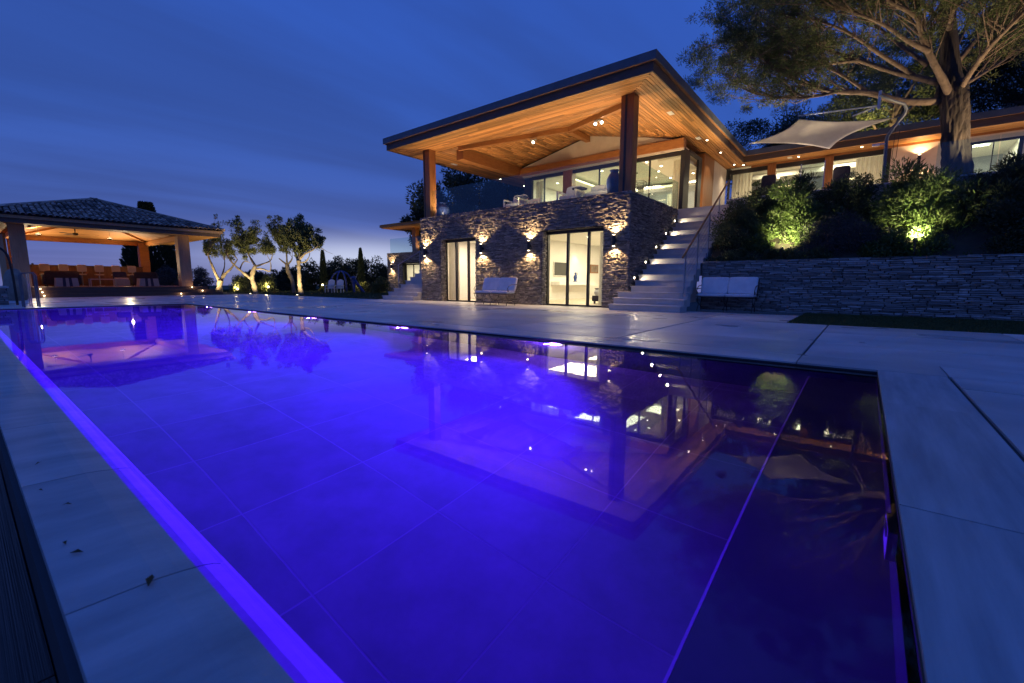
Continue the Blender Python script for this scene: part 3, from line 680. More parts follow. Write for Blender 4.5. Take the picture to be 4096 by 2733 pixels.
for i in range(n):                                   # right soffit
    x = EX1 - .04 - (i + .5) * pw; t_ = (i + .5) * pw
    for a, b in runs(EY0 + .04 + t_, 25.75, 2.0, 4.0):
        plank(soffit, (x, (a + b) / 2, 6.765 + rnd.uniform(-.001, .001)), roty, (b - a - .006, pw - .015, .022))
n = 26; pw = (OX0 - EX0 - .04) / n
for i in range(n):                                   # left soffit
    x = EX0 + .04 + (i + .5) * pw; t_ = (i + .5) * pw
    for a, b in runs(EY0 + .04 + min(t_, 1.6), 26, 2.4, 4.0):
        plank(soffit, (x, (a + b) / 2, 6.765), roty, (b - a - .006, pw - .015, .022), i < 14 and a < 22)
# hipped vault over the terrace
ZA = 7.58; AX, AY = (OX0 + OX1) / 2, 17.35
vb = MB()
vb.add([(OX0, OY0, 6.80), (OX1, OY0, 6.80), (AX, AY, ZA + .05)], [(0, 2, 1)]); vb.add([(OX1, OY0, 6.80), (OX1, YG, 6.80), (AX, YG, ZA + .05), (AX, AY, ZA + .05)], [(0, 3, 2, 1)]); vb.add([(OX0, OY0, 6.80), (AX, AY, ZA + .05), (AX, YG, ZA + .05), (OX0, YG, 6.80)], [(0, 3, 2, 1)])
vault = vb.build('vault_ceiling', M['dark_board'], villa)
def vault_planks():
    W2 = (OX1 - OX0) / 2
    ang = math.atan2(ZA - 6.77, W2); sl = math.hypot(W2, ZA - 6.77); n = 34; pw = sl / n
    for side in (-1, 1):
        for i in range(n):
            s0 = (i + .5) * pw; fr_ = s0 / sl; x = (OX0 if side < 0 else OX1) - side * W2 * fr_; z = 6.77 + (ZA - 6.77) * fr_
            y0 = OY0 + (AY - OY0) * fr_ + .02
            e = Euler((0, 0, PI / 2)); m_ = Matrix.Rotation(side * ang, 3, 'Y') @ e.to_matrix()
            for a, b in runs(y0, YG - .03, 1.6, 3.6):
                plank(vault, (x, (a + b) / 2, z + rnd.uniform(-.001, .001)), m_.to_euler(), (b - a - .006, pw - .015, .022), side < 0 and i % 2 == 0 and b - a > 1.2)
    an2 = math.atan2(ZA - 6.77, AY - OY0); sl = math.hypot(AY - OY0, ZA - 6.77); n = 28; pw = sl / n
    for i in range(n):
        fr_ = (i + .5) / n; y = OY0 + (AY - OY0) * fr_; z = 6.77 + (ZA - 6.77) * fr_
        m_ = Matrix.Rotation(an2, 3, 'X')
        for a, b in runs(OX0 + W2 * fr_, OX1 - W2 * fr_, 2.0, 4.0):
            plank(vault, ((a + b) / 2, y, z), m_.to_euler(), (b - a - .006, pw - .015, .022), False)
vault_planks()
o = raw_mesh('plank_courses', M['cedar'], np.concatenate(extra_v), np.concatenate(extra_f), vault, worg(vault), 4); o['kind'] = 'stuff'
E_ = Vector((AX, AY, ZA - .10))
for c in ((OX0, OY0, 6.70), (OX1, OY0, 6.70)): MB().beam(c, E_, .17, .26).build('hip_beam', M['cedar_beam'], villa)
MB().beam((AX, AY, ZA - .13), (AX, YG - .02, ZA - .13), .22, .30).build('ridge_beam', M['cedar_beam'], villa)
MB().beam((OX0 - .2, OY0 + .3, 6.53), (OX0 - .2, YG + 6, 6.53), .40, .46).build('side_beam', M['cedar_beam'], villa)
# ---- glass balustrade
def balustrade(a, b, name='pane'): pass
bal = thing('balustrade', 'frameless clear glass balustrade along the upper terrace edge of the villa', 'balustrade', (-11, 14.0, FL))
xs = [-16.1, -15.62, -14.44, -12.86, -11.33, -9.78, -8.22, -6.62]
for a, b in zip(xs[:-1], xs[1:]): B(a + .008, b - .008, 14.01, 14.03, FL, 4.97).build('glass_panel', M['rail_glass'], bal)
ys = [14.42, 16.0, 17.55, 18.9]
for a, b in zip(ys[:-1], ys[1:]): B(-6.31, -6.29, a + .008, b - .008, FL, 4.93).build('glass_panel', M['rail_glass'], bal)
B(-16.1, -6.6, 13.985, 14.055, FL - .01, FL + .06).build('base_rail', M['steel'], bal)

# ================================================================== WING OF THE HOUSE
wing = thing('house_wing', 'low plastered wing with curtained glass doors behind the planted terrace', 'house', (1, 25.8, 3.8))
ZW = 6.70; YF = 25.8
wf = MB()
for a, b in ((-6.05, -5.95), (.31, .45)): wf.box(a, b, YF, YF + .14, 3.8, 6.66)
for a, b in ((-5.95, -4.23), (-3.87, -1.90), (-1.57, .31)): wf.box(a, b, YF, YF + .14, 6.46, 6.66); wf.box(a, b, YF, YF + .14, 3.8, 3.86)
wfo = wf.build('window_frame', M['frame'], wing)
for a, b in ((-5.95, -4.23), (-3.87, -1.90), (-1.57, .31)): B(a, b, YF + .06, YF + .072, 3.86, 6.46).build('pane', M['glass'], wfo)
for a, b in ((-4.23, -3.87), (-1.90, -1.57)): B(a, b, YF - .08, YF + .2, 3.8, 6.69).build('wood_pillar', M['cedar_post'], wing)
w = MB(); w.box(.452, 2.85, YF, YF + .3, 3.8, 6.72); w.box(2.85, 4.30, YF, YF + .3, 6.44, 6.72); w.box(4.30, 12, YF, YF + .3, 3.8, 6.72); w.build('plaster_wall', M['plaster'], wing)
w2 = MB(); w2.box(2.85, 2.93, YF + .02, YF + .14, 3.8, 6.44); w2.box(4.18, 4.30, YF + .02, YF + .14, 3.8, 6.44); w2.box(2.93, 4.18, YF + .02, YF + .14, 6.36, 6.44); w2.box(3.5, 3.53, YF + .04, YF + .1, 3.8, 6.36); w2 = w2.build('window_frame', M['frame'], wing)
B(2.93, 4.18, YF + .06, YF + .072, 3.8, 6.36).build('pane', M['glass'], w2)
B(-6.1, 12, 31.2, 31.35, 3.8, 6.9).build('room_wall', M['wall_grey'], wing)
w = MB(); w.box(.6, .75, YF + .31, 31.2, 3.8, 6.9); w.box(4.6, 4.75, YF + .31, 31.2, 3.8, 6.9); w.build('room_wall', M['white'], wing)
B(-6.1, 12, YF + .16, 31.35, 6.90, 7.0).build('room_ceiling', M['ceiling'], wing)
B(-6.0, .6, 28.6, 28.75, 6.62, 6.88).build('ceiling_beam', M['ceiling'], wing)
cv = MB(); cv.box(-4.6, -3.6, 31.1, 31.15, 6.5, 6.57); cv.box(-1.4, -.9, 31.1, 31.15, 6.5, 6.57); cv.build('cove_strip', M['warm_soft'], wing)
area('room_light', (-4.2, 27.6, 6.85), (-4.2, 27.6, 4), 110, ROOM, 1.6, 1.6, wing); area('room_light', (-1.2, 28.2, 6.85), (-1.2, 28.2, 4), 130, ROOM, 2, 2, wing); area('room_light', (3.3, 28.0, 6.85), (3.3, 28.0, 4), 220, ROOM, 1.4, 1.4, wing)
for x, y in ((3.1, 27.2), (3.9, 27.6), (3.5, 28.6), (4.1, 26.9)): MB().obox((x, y, 6.86), (.5, .09, .03)).build('ceiling_lamp', M['down'], wing)
rm = MB(); rm.add([(EX1 - .1, YB - .11, 7.235), (12, YB - .11, 7.235), (12, 33, 8.35), (EX1 - 6, 33, 8.35)], [(0, 1, 2, 3)]); wroof = rm.build('roof', M['zinc'], wing)
B(EX1 + .113, 12, YB - .11, YB - .08, 7.0, 7.24).build('zinc_fascia', M['zinc'], wroof)
B(EX1 + .113, 12, YB - .08, YB + .0, 7.0, 7.03).build('eave_strip', M['cedar_beam'], wroof)
B(EX1 + .003, 12, YB, YB + .04, 6.735, 6.999).build('fascia_board', M['dark_board'], wroof)
ws = MB().add([(EX1 - .02, YB + .03, 6.80), (12, YB + .03, 6.80), (12, YF + .3, 6.80), (EX1 - .02, YF + .3, 6.80)], [(0, 1, 2, 3)]).build('soffit', M['dark_board'], wing)
for i in range(9):
    y = YB + .05 + (i + .5) * .108
    for a, b in runs(EX1 + .0, 9, 2.4, 4.2): plank(ws, ((a + b) / 2, y, 6.765), rotx, (b - a - .006, .098, .022))
B(EX1 + .15, 12, YF - .02, YF + .0, 6.66, 6.75).build('cornice_board', M['cedar_beam'], wing)
ch = thing('chimney', 'low square chimney with a flat cap on the wing roof at the right edge', 'chimney', (4.2, 28, 7.5))
MB().box(3.95, 4.43, 27.8, 28.3, 7.4, 8.26).build('stack', M['plaster'], ch)
mb = MB().box(3.88, 4.52, 27.7, 28.4, 8.44, 8.52)
for x in (3.98, 4.36): mb.box(x, x + .06, 27.85, 28.25, 8.262, 8.44)
mb.build('cap', M['dark_board'], ch)
# curtains
def curtain(parent, x0, x1, y, z0, z1, amp=.04, wl=.16):
    n_ = max(8, int((x1 - x0) / wl * 6)); v_, f_ = [], []
    for i in range(n_ + 1):
        x = x0 + (x1 - x0) * i / n_; yy = y + amp * math.sin(i / n_ * (x1 - x0) / wl * 2 * PI) + rnd.uniform(-.008, .008)
        v_ += [(x, yy, z0), (x, yy * 1 + rnd.uniform(-.004, .004), z1)]
    for i in range(n_): f_.append((2 * i, 2 * i + 2, 2 * i + 3, 2 * i + 1))
    return MB().add(v_, f_).build('curtain', M['curtain'], parent, smooth=True)
for args, lab in (((-5.9, -4.95, YF + .35, 3.82, 6.5), 'pale sheer curtain at the left end of the wing windows'), ((-.75, .28, YF + .35, 3.82, 6.48), 'pale sheer curtain at the right end of the wing windows, by the sail pole'),
                  ((-15.3, -14.62, 14.52, .05, 2.64), 'white curtain inside the left sliding door'), ((-7.52, -7.1, 14.55, .05, 2.64), 'white curtain inside the right sliding door'), ((-13.75, -13.3, 19.35, FL + .02, 6.02), 'sheer curtain at the left end of the upper glass wall'), ((-6.75, -6.35, 19.5, FL + .02, 5.98), 'sheer curtain at the right end of the upper glass wall'),
                  ((-8.75, -8.1, 24.6, FL + .02, 5.62), 'short lit curtain at the back of the upper room')):
    settags(curtain(None, *args), lab, 'curtain')

# ================================================================== LAMPS ON THE WALLS AND IN THE SOFFITS
def wall_sconce(x, y, z0, z1, label, group, up, dn, cone=112):
    t_ = thing('wall_sconce', label, 'wall lamp', (x, y, z0), group)
    yc = y - .17; zm = (z0 + z1) / 2
    MB().lathe((x, yc, z0 + .02), [(.052, 0), (.055, .01), (.055, z1 - z0 - .05), (.052, z1 - z0 - .04)], 14).build('lamp_body', M['frame'], t_, smooth=False)
    MB().box(x - .03, x + .03, yc + .05, y + .03, zm - .05, zm + .05).build('bracket', M['frame'], t_)
    MB().lathe((x, yc, z1 - .018), [(.042, 0), (.042, .012)], 12).build('lens', M['warm'], t_); MB().lathe((x, yc, z0 + .006), [(.042, 0), (.042, .012)], 12).build('lens', M['warm'], t_)
    spot('up_light', (x, yc, z1 + .01), (x, yc + .10, z1 + 1.0), up, WARM, cone, .35, .03, t_)
    spot('down_light', (x, yc, z0 - .01), (x, yc + .10, z0 - 1.0), dn, WARM, cone, .35, .03, t_)
for x, lab in ((-15.99, 'black up and down wall lamp at the left corner of the villa wall'), (-12.48, 'black up and down wall lamp just right of the left sliding door'),
               (-10.05, 'black up and down wall lamp left of the right sliding door'), (-6.575, 'black up and down wall lamp at the villa corner beside the staircase')):
    wall_sconce(x, YW, 2.04, 2.43, lab, 'up and down wall lamps on the villa stone wall', 165, 150, 124)
wall_sconce(1.365, YF, 5.78, 6.20, 'wall lamp glowing on the plastered wing wall behind the oleander', None, 60, 60, 130)
dls = [(-5.62, 20.12), (-5.61, 22.34), (-5.60, 24.97), (-5.25, 25.33), (-2.9, 25.28), (-.57, 25.18), (-16.92, 20.24), (-16.92, 22.5)]
dlab = ['downlight in the right soffit, nearest to the terrace corner', 'second downlight along the right soffit', 'downlight in the inner corner where the two soffits meet', 'downlight at the left end of the wing soffit',
        'downlight in the wing soffit above the middle windows', 'downlight in the wing soffit by the sail pole', 'downlight in the far left soffit, nearer one', 'downlight in the far left soffit by the glass wall']
for (x, y), lab in zip(dls, dlab):
    t_ = thing('downlight', lab, 'downlight', (x, y, 6.75), 'recessed downlights in the cedar soffits')
    MB().lathe((x, y, 6.742), [(.055, 0), (.06, .012)], 14).build('rim', M['white'], t_); MB().lathe((x, y, 6.736), [(.038, 0), (.038, .006)], 12).build('lens', M['down'], t_)
    spot('down_light', (x, y, 6.72), (x, y, 3), 60, WARMW, 105, .7, .03, t_)
for (x, y), lab in zip(((-5.81, 16.25), (-5.825, 19.64), (-16.7, 16.35), (-3.25, 25.2)), ('pale square panel in the right soffit near the corner post', 'pale square panel in the right soffit beside the first downlight', 'pale square panel in the left soffit', 'pale square panel in the wing soffit')):
    MB().box(x - .09, x + .09, y - .17, y + .17, 6.738, 6.752).build('soffit_panel', M['white'], label=lab, cat='speaker panel', group='pale panels in the cedar soffits')
# twin adjustable spots hanging from the hip beams
for (x, y, z), lab, dxs in (((-11.72, 16.25, 6.98), 'chrome spotlight hanging from the left hip beam of the vault', (0,)), ((-8.25, 15.55, 6.85), 'pair of chrome spotlights hanging from the right hip beam of the vault', (-.12, .14))):
    t_ = thing('spotlight', lab, 'spotlight', (x, y, z), 'adjustable spotlights under the vault')
    MB().box(x - .16, x + .16, y - .05, y + .05, z - .04, z).build('bracket', M['pipe'], t_)
    for q in dxs:
        d_ = Vector((.35, -.75, -.5)).normalized(); c_ = Vector((x + q, y, z - .10))
        MB().tube([c_ - d_ * .09, c_ + d_ * .06], [.055, .075], 12).build('lamp_head', M['pipe'], t_); MB().tube([c_ + d_ * .061, c_ + d_ * .068], .048, 12).build('lens', M['down'], t_)
        spot('spot_light', c_ + d_ * .09, c_ + Vector((.1 + q, -.2, -3)), 60, WARMW, 120, .6, .04, t_)
# unseen floor uplights, added behind the parapet to light the cedar soffits
for x, y, lab in ((-15.2, 14.35, 'added floor uplight behind the parapet beside the left terrace post'), (-11.6, 14.35, 'added floor uplight behind the parapet at the middle of the terrace'), (-7.9, 14.35, 'added floor uplight behind the parapet by the right terrace vase'), (-6.6, 17.2, 'added floor uplight behind the side balustrade above the stairs')):
    t_ = thing('added_uplight', lab, 'added floor lamp', (x, y, FL), 'added uplights on the terrace floor')
    MB().lathe((x, y, FL + .001), [(.07, 0), (.07, .012)], 14).build('rim', M['steel'], t_); MB().lathe((x, y, FL + .013), [(.05, 0), (.05, .004)], 12).build('lens', M['warm'], t_)
    spot('up_light', (x, y, FL + .04), (x + .1, y + .25, 7), 270 if x < -8 else 380, (1, .66, .32), 150, .8, .04, t_)

# ================================================================== STAIRS ON THE RIGHT
RIS, TRD, SY0 = 0.1875, 0.31, 12.95
stair = thing('staircase', 'long pale stone staircase with lit risers climbing beside the villa wall', 'staircase', (-5.1, SY0, 0))
for k in range(1, 21):
    x0, x1 = (-6.34, -4.06) if k <= 3 else (-6.02, -4.18)
    y0 = SY0 + TRD * (k - 1); z = RIS * k; ye = y0 + TRD if k < 20 else y0 + .6
    st = B(x0 + .03, x1 - .03, y0, ye - .001, max(0, z - RIS * 2.2), z - .032).build('step', M['limestone'], stair, loc=((x0 + x1) / 2, y0, z - RIS))
    B(x0, x1, y0 - .028, ye - .003, z - .032, z).build('tread', M['limestone'], st)
stl = ['lowest recessed lamp in the wall beside the stairs', 'second recessed stair lamp from the bottom', 'third recessed stair lamp from the bottom', 'fourth recessed stair lamp from the bottom', 'fifth recessed stair lamp, next to the highest', 'topmost recessed lamp beside the stair head']
for i, (y, z) in enumerate(((14.30, 1.02), (15.23, 1.58), (16.17, 2.16), (17.11, 2.73), (18.02, 3.29), (18.90, 3.715))):
    t_ = thing('step_lamp', stl[i], 'wall lamp', (XR + .03, y, z), 'recessed lamps along the right staircase')
    mb = MB(); mb.tube([(XR + .0, y, z), (XR + .052, y, z)], .045, 12); mb.build('rim', M['steel'], t_); MB().tube([(XR + .053, y, z), (XR + .058, y, z)], .032, 12).build('lens', M['down'], t_)
    spot('step_light', (XR + .10, y, z), (XR + .9, y - .10, z - .42), 24, WARMW, 150, .7, .02, t_)
rail = thing('stair_rail', 'stair handrail with a copper brown top bar, steel posts and thin cables', 'handrail', (-4.2, 15.5, .6))
for y, zb in ((13.45, .56), (14.60, 1.12), (15.75, 1.85), (16.85, 2.6)):
    zt = 1.655 + (y - 13.32) * .626
    B(-4.175, -4.155, y - .045, y + .045, zb - .12, zt - .03).build('post', M['steel'], rail)
MB().tube([(-4.165, 13.2, 1.58), (-4.165, 17.96, 4.56)], .032, 10).build('top_bar', M['cedar_beam'], rail)
for k in range(5):
    o_ = .18 + .17 * k; MB().tube([(-4.165, 13.45, 1.735 - o_), (-4.165, 17.9, 4.52 - o_)], .004, 5).build('cable', M['steel'], rail)

# ================================================================== RETAINING WALL, PLANTER, UPPER TERRACE
ret = thing('retaining_wall', 'long low dry stone retaining wall in blue dusk shade at right', 'wall', (3, 15.2, 0))
core = B(-4.16, 12, 15.24, 15.6, 0, 1.50).build('wall_core', M['slate_dark'], ret)
rects = lay_courses(-4.16, 12, 0, 1.545, [], (.032, .062), (.16, .60), random.Random(8))
stone_face(core, SW, (0, 15.22, 0), (1, 0, 0), (0, -1, 0), rects, 290, depth=.075, sink=.035)
e_ = lay_courses(13.2, 15.6, 0, 1.5, [], (.04, .06), (.2, .4), random.Random(9))
up = thing('terrace_wall', 'stone wall of the upper terrace behind the planted slope', 'wall', (3, 18.2, 3))
core = B(-4.2, 12, 18.22, 18.5, 1.5, 3.86).build('wall_core', M['slate_dark'], up)
rects = lay_courses(-4.2, 8, 2.6, 3.885, [], (.05, .08), (.2, .5), random.Random(10))
stone_face(core, SW, (0, 18.2, 0), (1, 0, 0), (0, -1, 0), rects, 60, depth=.07, sink=.035)
B(-4.25, 12, 18.15, 18.55, 3.888, 3.93).build('coping_stone', M['limestone'], up)
gb = thing('balustrade', 'clear glass balustrade on the wing terrace in front of the pine trunk', 'balustrade', (2.6, 18.3, 3.9))
for a, b in ((1.36, 2.6), (2.62, 4.0), (4.02, 5.4)): B(a, b, 18.33, 18.345, 3.93, 4.93).build('glass_panel', M['rail_glass'], gb)
gb2 = thing('balustrade', 'short steel framed glass panel standing on the wing terrace behind the hedge', 'balustrade', (-1.7, 18.3, 3.9))
B(-2.02, -1.99, 18.33, 18.36, 3.93, 4.86).build('post', M['steel'], gb2); B(-1.36, -1.33, 18.33, 18.36, 3.93, 4.88).build('post', M['steel'], gb2); B(-1.98, -1.37, 18.34, 18.352, 4.0, 4.82).build('glass_panel', M['rail_glass'], gb2)

# ================================================================== GARDEN FURNITURE
def settee(x0, x1, yf, yb, label):
    """iron two seater with curule legs, white seat and back cushions; faces -y"""
    t_ = thing('garden_settee', label, 'bench', ((x0 + x1) / 2, (yf + yb) / 2, 0), 'white cushioned iron settees'); zs = .44
    for x in (x0 + .04, (x0 + x1) / 2, x1 - .04):
        mb = MB(); ym = (yf + yb) / 2; hw = (yb - yf) / 2
        n_ = 12
        top = [(x, ym + hw * math.cos(a), zs - .01 - .23 * math.sin(a)) for a in np.linspace(0, PI, n_)]
        bot = [(x, ym + hw * .95 * math.cos(a), .0 + .20 * math.sin(a)) for a in np.linspace(0, PI, n_)]
        mb.tube(top, .012, 6).tube(bot, .012, 6); mb.build('leg', M['iron'], t_)
    mb = MB()
    for y in (yf, yb): mb.tube([(x0, y, zs), (x1, y, zs)], .013, 6)
    for x in np.linspace(x0, x1, 8): mb.tube([(x, yf, zs), (x, yb, zs)], .008, 5)
    mb.build('seat_frame', M['iron'], t_)
    lean = .17; zt = zs + .52
    mb = MB(); mb.tube([(x0, yb, zs), (x0, yb + lean, zt)], .012, 6).tube([(x1, yb, zs), (x1, yb + lean, zt)], .012, 6).tube([(x0, yb + lean, zt), (x1, yb + lean, zt)], .012, 6); mb.build('back_frame', M['iron'], t_)
    for x in (x0, x1):
        arm = [(x, yb + .10, zs + .34), (x, ym, zs + .33), (x, yf + .10, zs + .27), (x, yf + .02, zs + .17), (x, yf + .06, zs + .08), (x, yf + .12, zs + .10), (x, yf + .10, zs + .16)]
        MB().tube(arm, .012, 6).build('arm', M['iron'], t_)
    xm = (x0 + x1) / 2
    for a, b in ((x0 + .01, xm - .002), (xm + .002, x1 - .01)):
        MB().cushion(((a + b) / 2, (yf + yb) / 2, zs + .055), (b - a + .008, yb - yf, .09), None, puff=.2).build('seat_cushion', M['cloth_white'], t_, smooth=True)
        m_ = Matrix.Rotation(-math.atan2(lean, .52), 3, 'X')
        MB().cushion(((a + b) / 2, yb + lean / 2 - .06, zs + .11 + .23), (b - a + .01, .11, .52), m_, puff=.16).build('back_cushion', M['cloth_white'], t_, smooth=True)
    return t_
settee(-11.72, -10.08, 12.42, 12.96, 'white cushioned iron settee standing between the two sliding doors')
settee(-4.0, -2.42, 14.15, 14.62, 'white cushioned settee in shade against the right retaining wall')
def armchair(x, y, z, lab):
    t_ = thing('terrace_armchair', lab, 'armchair', (x, y, z), 'white framed armchairs on the upper terrace'); fr_ = MB(); w_ = .40
    for sx in (-1, 1):
        fr_.box(x + sx * w_ - .03, x + sx * w_ + .03, y - .36, y - .30, z, z + .60); fr_.box(x + sx * w_ - .03, x + sx * w_ + .03, y + .32, y + .38, z, z + .60)
        fr_.box(x + sx * w_ - .031, x + sx * w_ + .031, y - .36, y + .38, z + .60, z + .66); fr_.box(x + sx * w_ - .028, x + sx * w_ + .028, y - .30, y + .32, z, z + .06)
    fr_.build('frame', M['white'], t_)
    MB().cushion((x, y, z + .38), (.72, .72, .22), puff=.4).build('seat_cushion', M['cloth_white'], t_, smooth=True)
    MB().cushion((x, y + .30, z + .68), (.72, .18, .46), Matrix.Rotation(-.25, 3, 'X'), puff=.4).build('back_cushion', M['cloth_white'], t_, smooth=True)
    return t_
armchair(-12.15, 15.6, FL, 'white armchair left on the terrace, seen through the glass panels')
armchair(-12.15 + .02, 16.7, FL, 'white armchair half hidden behind the left terrace armchair')
armchair(-9.35, 15.5, FL, 'white armchair on the terrace below the wood pillar')
sf = thing('terrace_sofa', 'white terrace sofa with a slumped back cushion beside the right armchair', 'sofa', (-8.3, 15.9, FL))
B(-8.85, -7.55, 15.6, 16.4, FL + .1, FL + .34).build('frame', M['white'], sf)
MB().cushion((-8.2, 16.0, FL + .46), (1.3, .8, .24), puff=.4).build('seat_cushion', M['cloth_white'], sf, smooth=True)
for q in (-8.52, -7.88): MB().cushion((q, 16.25, FL + .70), (.64, .2, .42), Matrix.Rotation(-.3, 3, 'X'), puff=.4).build('back_cushion', M['cloth_white'], sf, smooth=True)
for x, y in ((-8.8, 15.65), (-7.6, 15.65), (-8.8, 16.35), (-7.6, 16.35)): B(x - .03, x + .03, y - .03, y + .03, FL, FL + .1).build('leg', M['white'], sf)
for (x, y, c_) in ((-12.15, 15.6, 0), (-9.3, 15.55, 1)):
    settags(MB().cushion((x + .35, y - .05, FL + .71), (.5, .45, .09), puff=.5).build('folded_throw', M['cloth_blue'], None, smooth=True), ('dark blue throw folded over the left terrace armchair', 'dark blue throw folded over the right terrace armchair')[c_], 'throw')
def vase(x, y, r, h, lab, ribbed):
    t_ = thing('vase', lab, 'vase', (x, y, FL), 'large blue vases on the upper terrace')
    pr = [(r * .55, 0), (r * .62, h * .03), (r * .85, h * .25), (r, h * .52), (r * .95, h * .70), (r * .70, h * .84), (r * .50, h * .91), (r * .50, h * .94), (r * .62, h), (r * .52, h), (r * .40, h * .92)]
    MB().lathe((x, y, FL), pr, 26).build('pot', M['vase'], t_, smooth=True)
    if ribbed:
        mb = MB()
        for z in np.linspace(.18, .72, 9):
            rr = np.interp(z * h, [p[1] for p in pr[:7]], [p[0] for p in pr[:7]]); mb.tube([(x + rr * math.cos(a), y + rr * math.sin(a), FL + z * h) for a in np.linspace(0, 2 * PI, 25)], .008, 4, False)
        mb.build('rib', M['vase'], t_)
vase(-15.95, 14.75, .40, .80, 'squat dark blue vase behind the left end of the glass balustrade', True)
vase(-7.13, 14.72, .27, .98, 'tall dark blue vase behind the corner post of the terrace', False)

# ---- inside the rooms
tv = thing('television', 'flat black television on the left wall of the right lower room', 'television', (-11.78, 18.75, 1.2))
B(-11.78, -11.73, 18.05, 19.45, 1.17, 1.86).build('housing', M['white'], tv); B(-11.729, -11.722, 18.08, 19.42, 1.20, 1.83).build('screen', M['tv'], tv)
sh = thing('wall_desk', 'long white wall mounted desk below the television', 'desk', (-11.55, 19.7, .72)); B(-11.79, -11.3, 17.9, 21.5, .74, .90).build('desk_top', M['white'], sh)
pc = thing('picture', 'small dark framed picture on the wall beside the right curtain', 'picture', (-11.78, 22.2, 1.4))
B(-11.795, -11.76, 21.75, 22.65, 1.38, 1.84).build('frame', M['cedar_post'], pc); B(-11.758, -11.752, 21.8, 22.6, 1.43, 1.79).build('canvas', M['art'], pc)
fg = thing('figurine', 'small blue standing figurine on the white desk', 'figurine', (-11.45, 19.6, .90))
MB().lathe((-11.45, 19.6, .90), [(.10, 0), (.11, .02), (.07, .05), (.075, .12), (.10, .22), (.085, .29), (.05, .33), (.035, .36), (.05, .39), (.052, .42), (.035, .455), (.01, .475)], 14).build('body', M['blue_paint'], fg, smooth=True)
MB().tube([(-11.45, 19.67, 1.18), (-11.43, 19.75, 1.28), (-11.43, 19.70, 1.38)], [.025, .02, .012], 8).build('arm', M['blue_paint'], fg, smooth=True)
bd = thing('bed', 'grey upholstered bed corner inside the right sliding door', 'bed', (-8.0, 16.4, 0))
B(-8.5, -6.8, 15.9, 17.9, .12, .34).build('bed_base', M['cloth_dark'], bd); MB().cushion((-7.65, 16.9, .47), (1.75, 2.1, .30), puff=.35).build('mattress', M['cloth_white'], bd, smooth=True); MB().cushion((-7.7, 16.5, .63), (1.6, 1.2, .14), puff=.5).build('blanket', M['beige'], bd, smooth=True)
for x, y in ((-8.42, 15.98), (-6.9, 15.98), (-8.42, 17.8), (-6.9, 17.8)): B(x - .03, x + .03, y - .03, y + .03, .02, .12).build('leg', M['frame'], bd)
cd = thing('drawer_cabinet', 'low white drawer cabinet inside the left sliding door', 'cabinet', (-14.2, 17.3, 0))
B(-14.6, -13.0, 17.15, 17.58, .12, .74).build('carcass', M['white'], cd)
for a, b in ((.14, .42), (.45, .72)):
    d_ = B(-14.57, -13.03, 17.128, 17.148, a, b).build('drawer', M['beige'], cd); B(-13.9, -13.7, 17.11, 17.126, (a + b) / 2 - .01, (a + b) / 2 + .01).build('handle', M['steel'], d_)
rc = thing('red_chair', 'red upholstered chair edge inside the left sliding door', 'chair', (-12.9, 15.7, 0))
MB().cushion((-12.85, 15.8, .45), (.6, .6, .16), puff=.4).build('seat', M['red'], rc, smooth=True); MB().cushion((-12.66, 15.8, .92), (.14, .6, .86), puff=.4).build('backrest', M['red'], rc, smooth=True)
for x, y in ((-13.08, 15.58), (-12.64, 15.58), (-13.08, 16.02), (-12.64, 16.02)): B(x - .02, x + .02, y - .02, y + .02, .02, .40).build('leg', M['frame'], rc)
cl = thing('chandelier', 'black angular wire chandelier hanging in the upper room', 'chandelier', (-9.3, 22, 5.7))
mb = MB(); f = .012
for (a, b) in (((-9.6, 6.05), (-9.6, 5.62)), ((-9.6, 5.62), (-9.0, 5.62)), ((-9.0, 5.62), (-9.0, 5.9)), ((-9.0, 5.9), (-9.45, 5.9)), ((-9.45, 5.9), (-9.45, 5.75)), ((-9.45, 5.75), (-8.8, 5.75)), ((-8.8, 5.75), (-8.8, 5.55)), ((-9.3, 5.62), (-9.3, 5.48))):
    for y in (21.8, 22.2): mb.tube([(a[0], y, a[1]), (b[0], y, b[1])], f, 5)
for x, z in ((-9.6, 5.62), (-9.0, 5.62), (-9.0, 5.9), (-9.45, 5.9), (-8.8, 5.55)): mb.tube([(x, 21.8, z), (x, 22.2, z)], f, 5)
mb.build('wire_frame', M['iron'], cl); MB().tube([(-9.5, 22, 5.9), (-9.5, 22, 6.34)], .01, 5).lathe((-9.5, 22, 6.32), [(.12, 0), (.12, .028)], 12).build('stem', M['iron'], cl)
for x, z in ((-9.3, 5.44), (-8.8, 5.52), (-9.55, 5.58)): MB().lathe((x, 21.8, z - .04), [(.02, 0), (.035, .02), (.035, .05), (.015, .08)], 8).build('bulb', M['bulb'], cl)
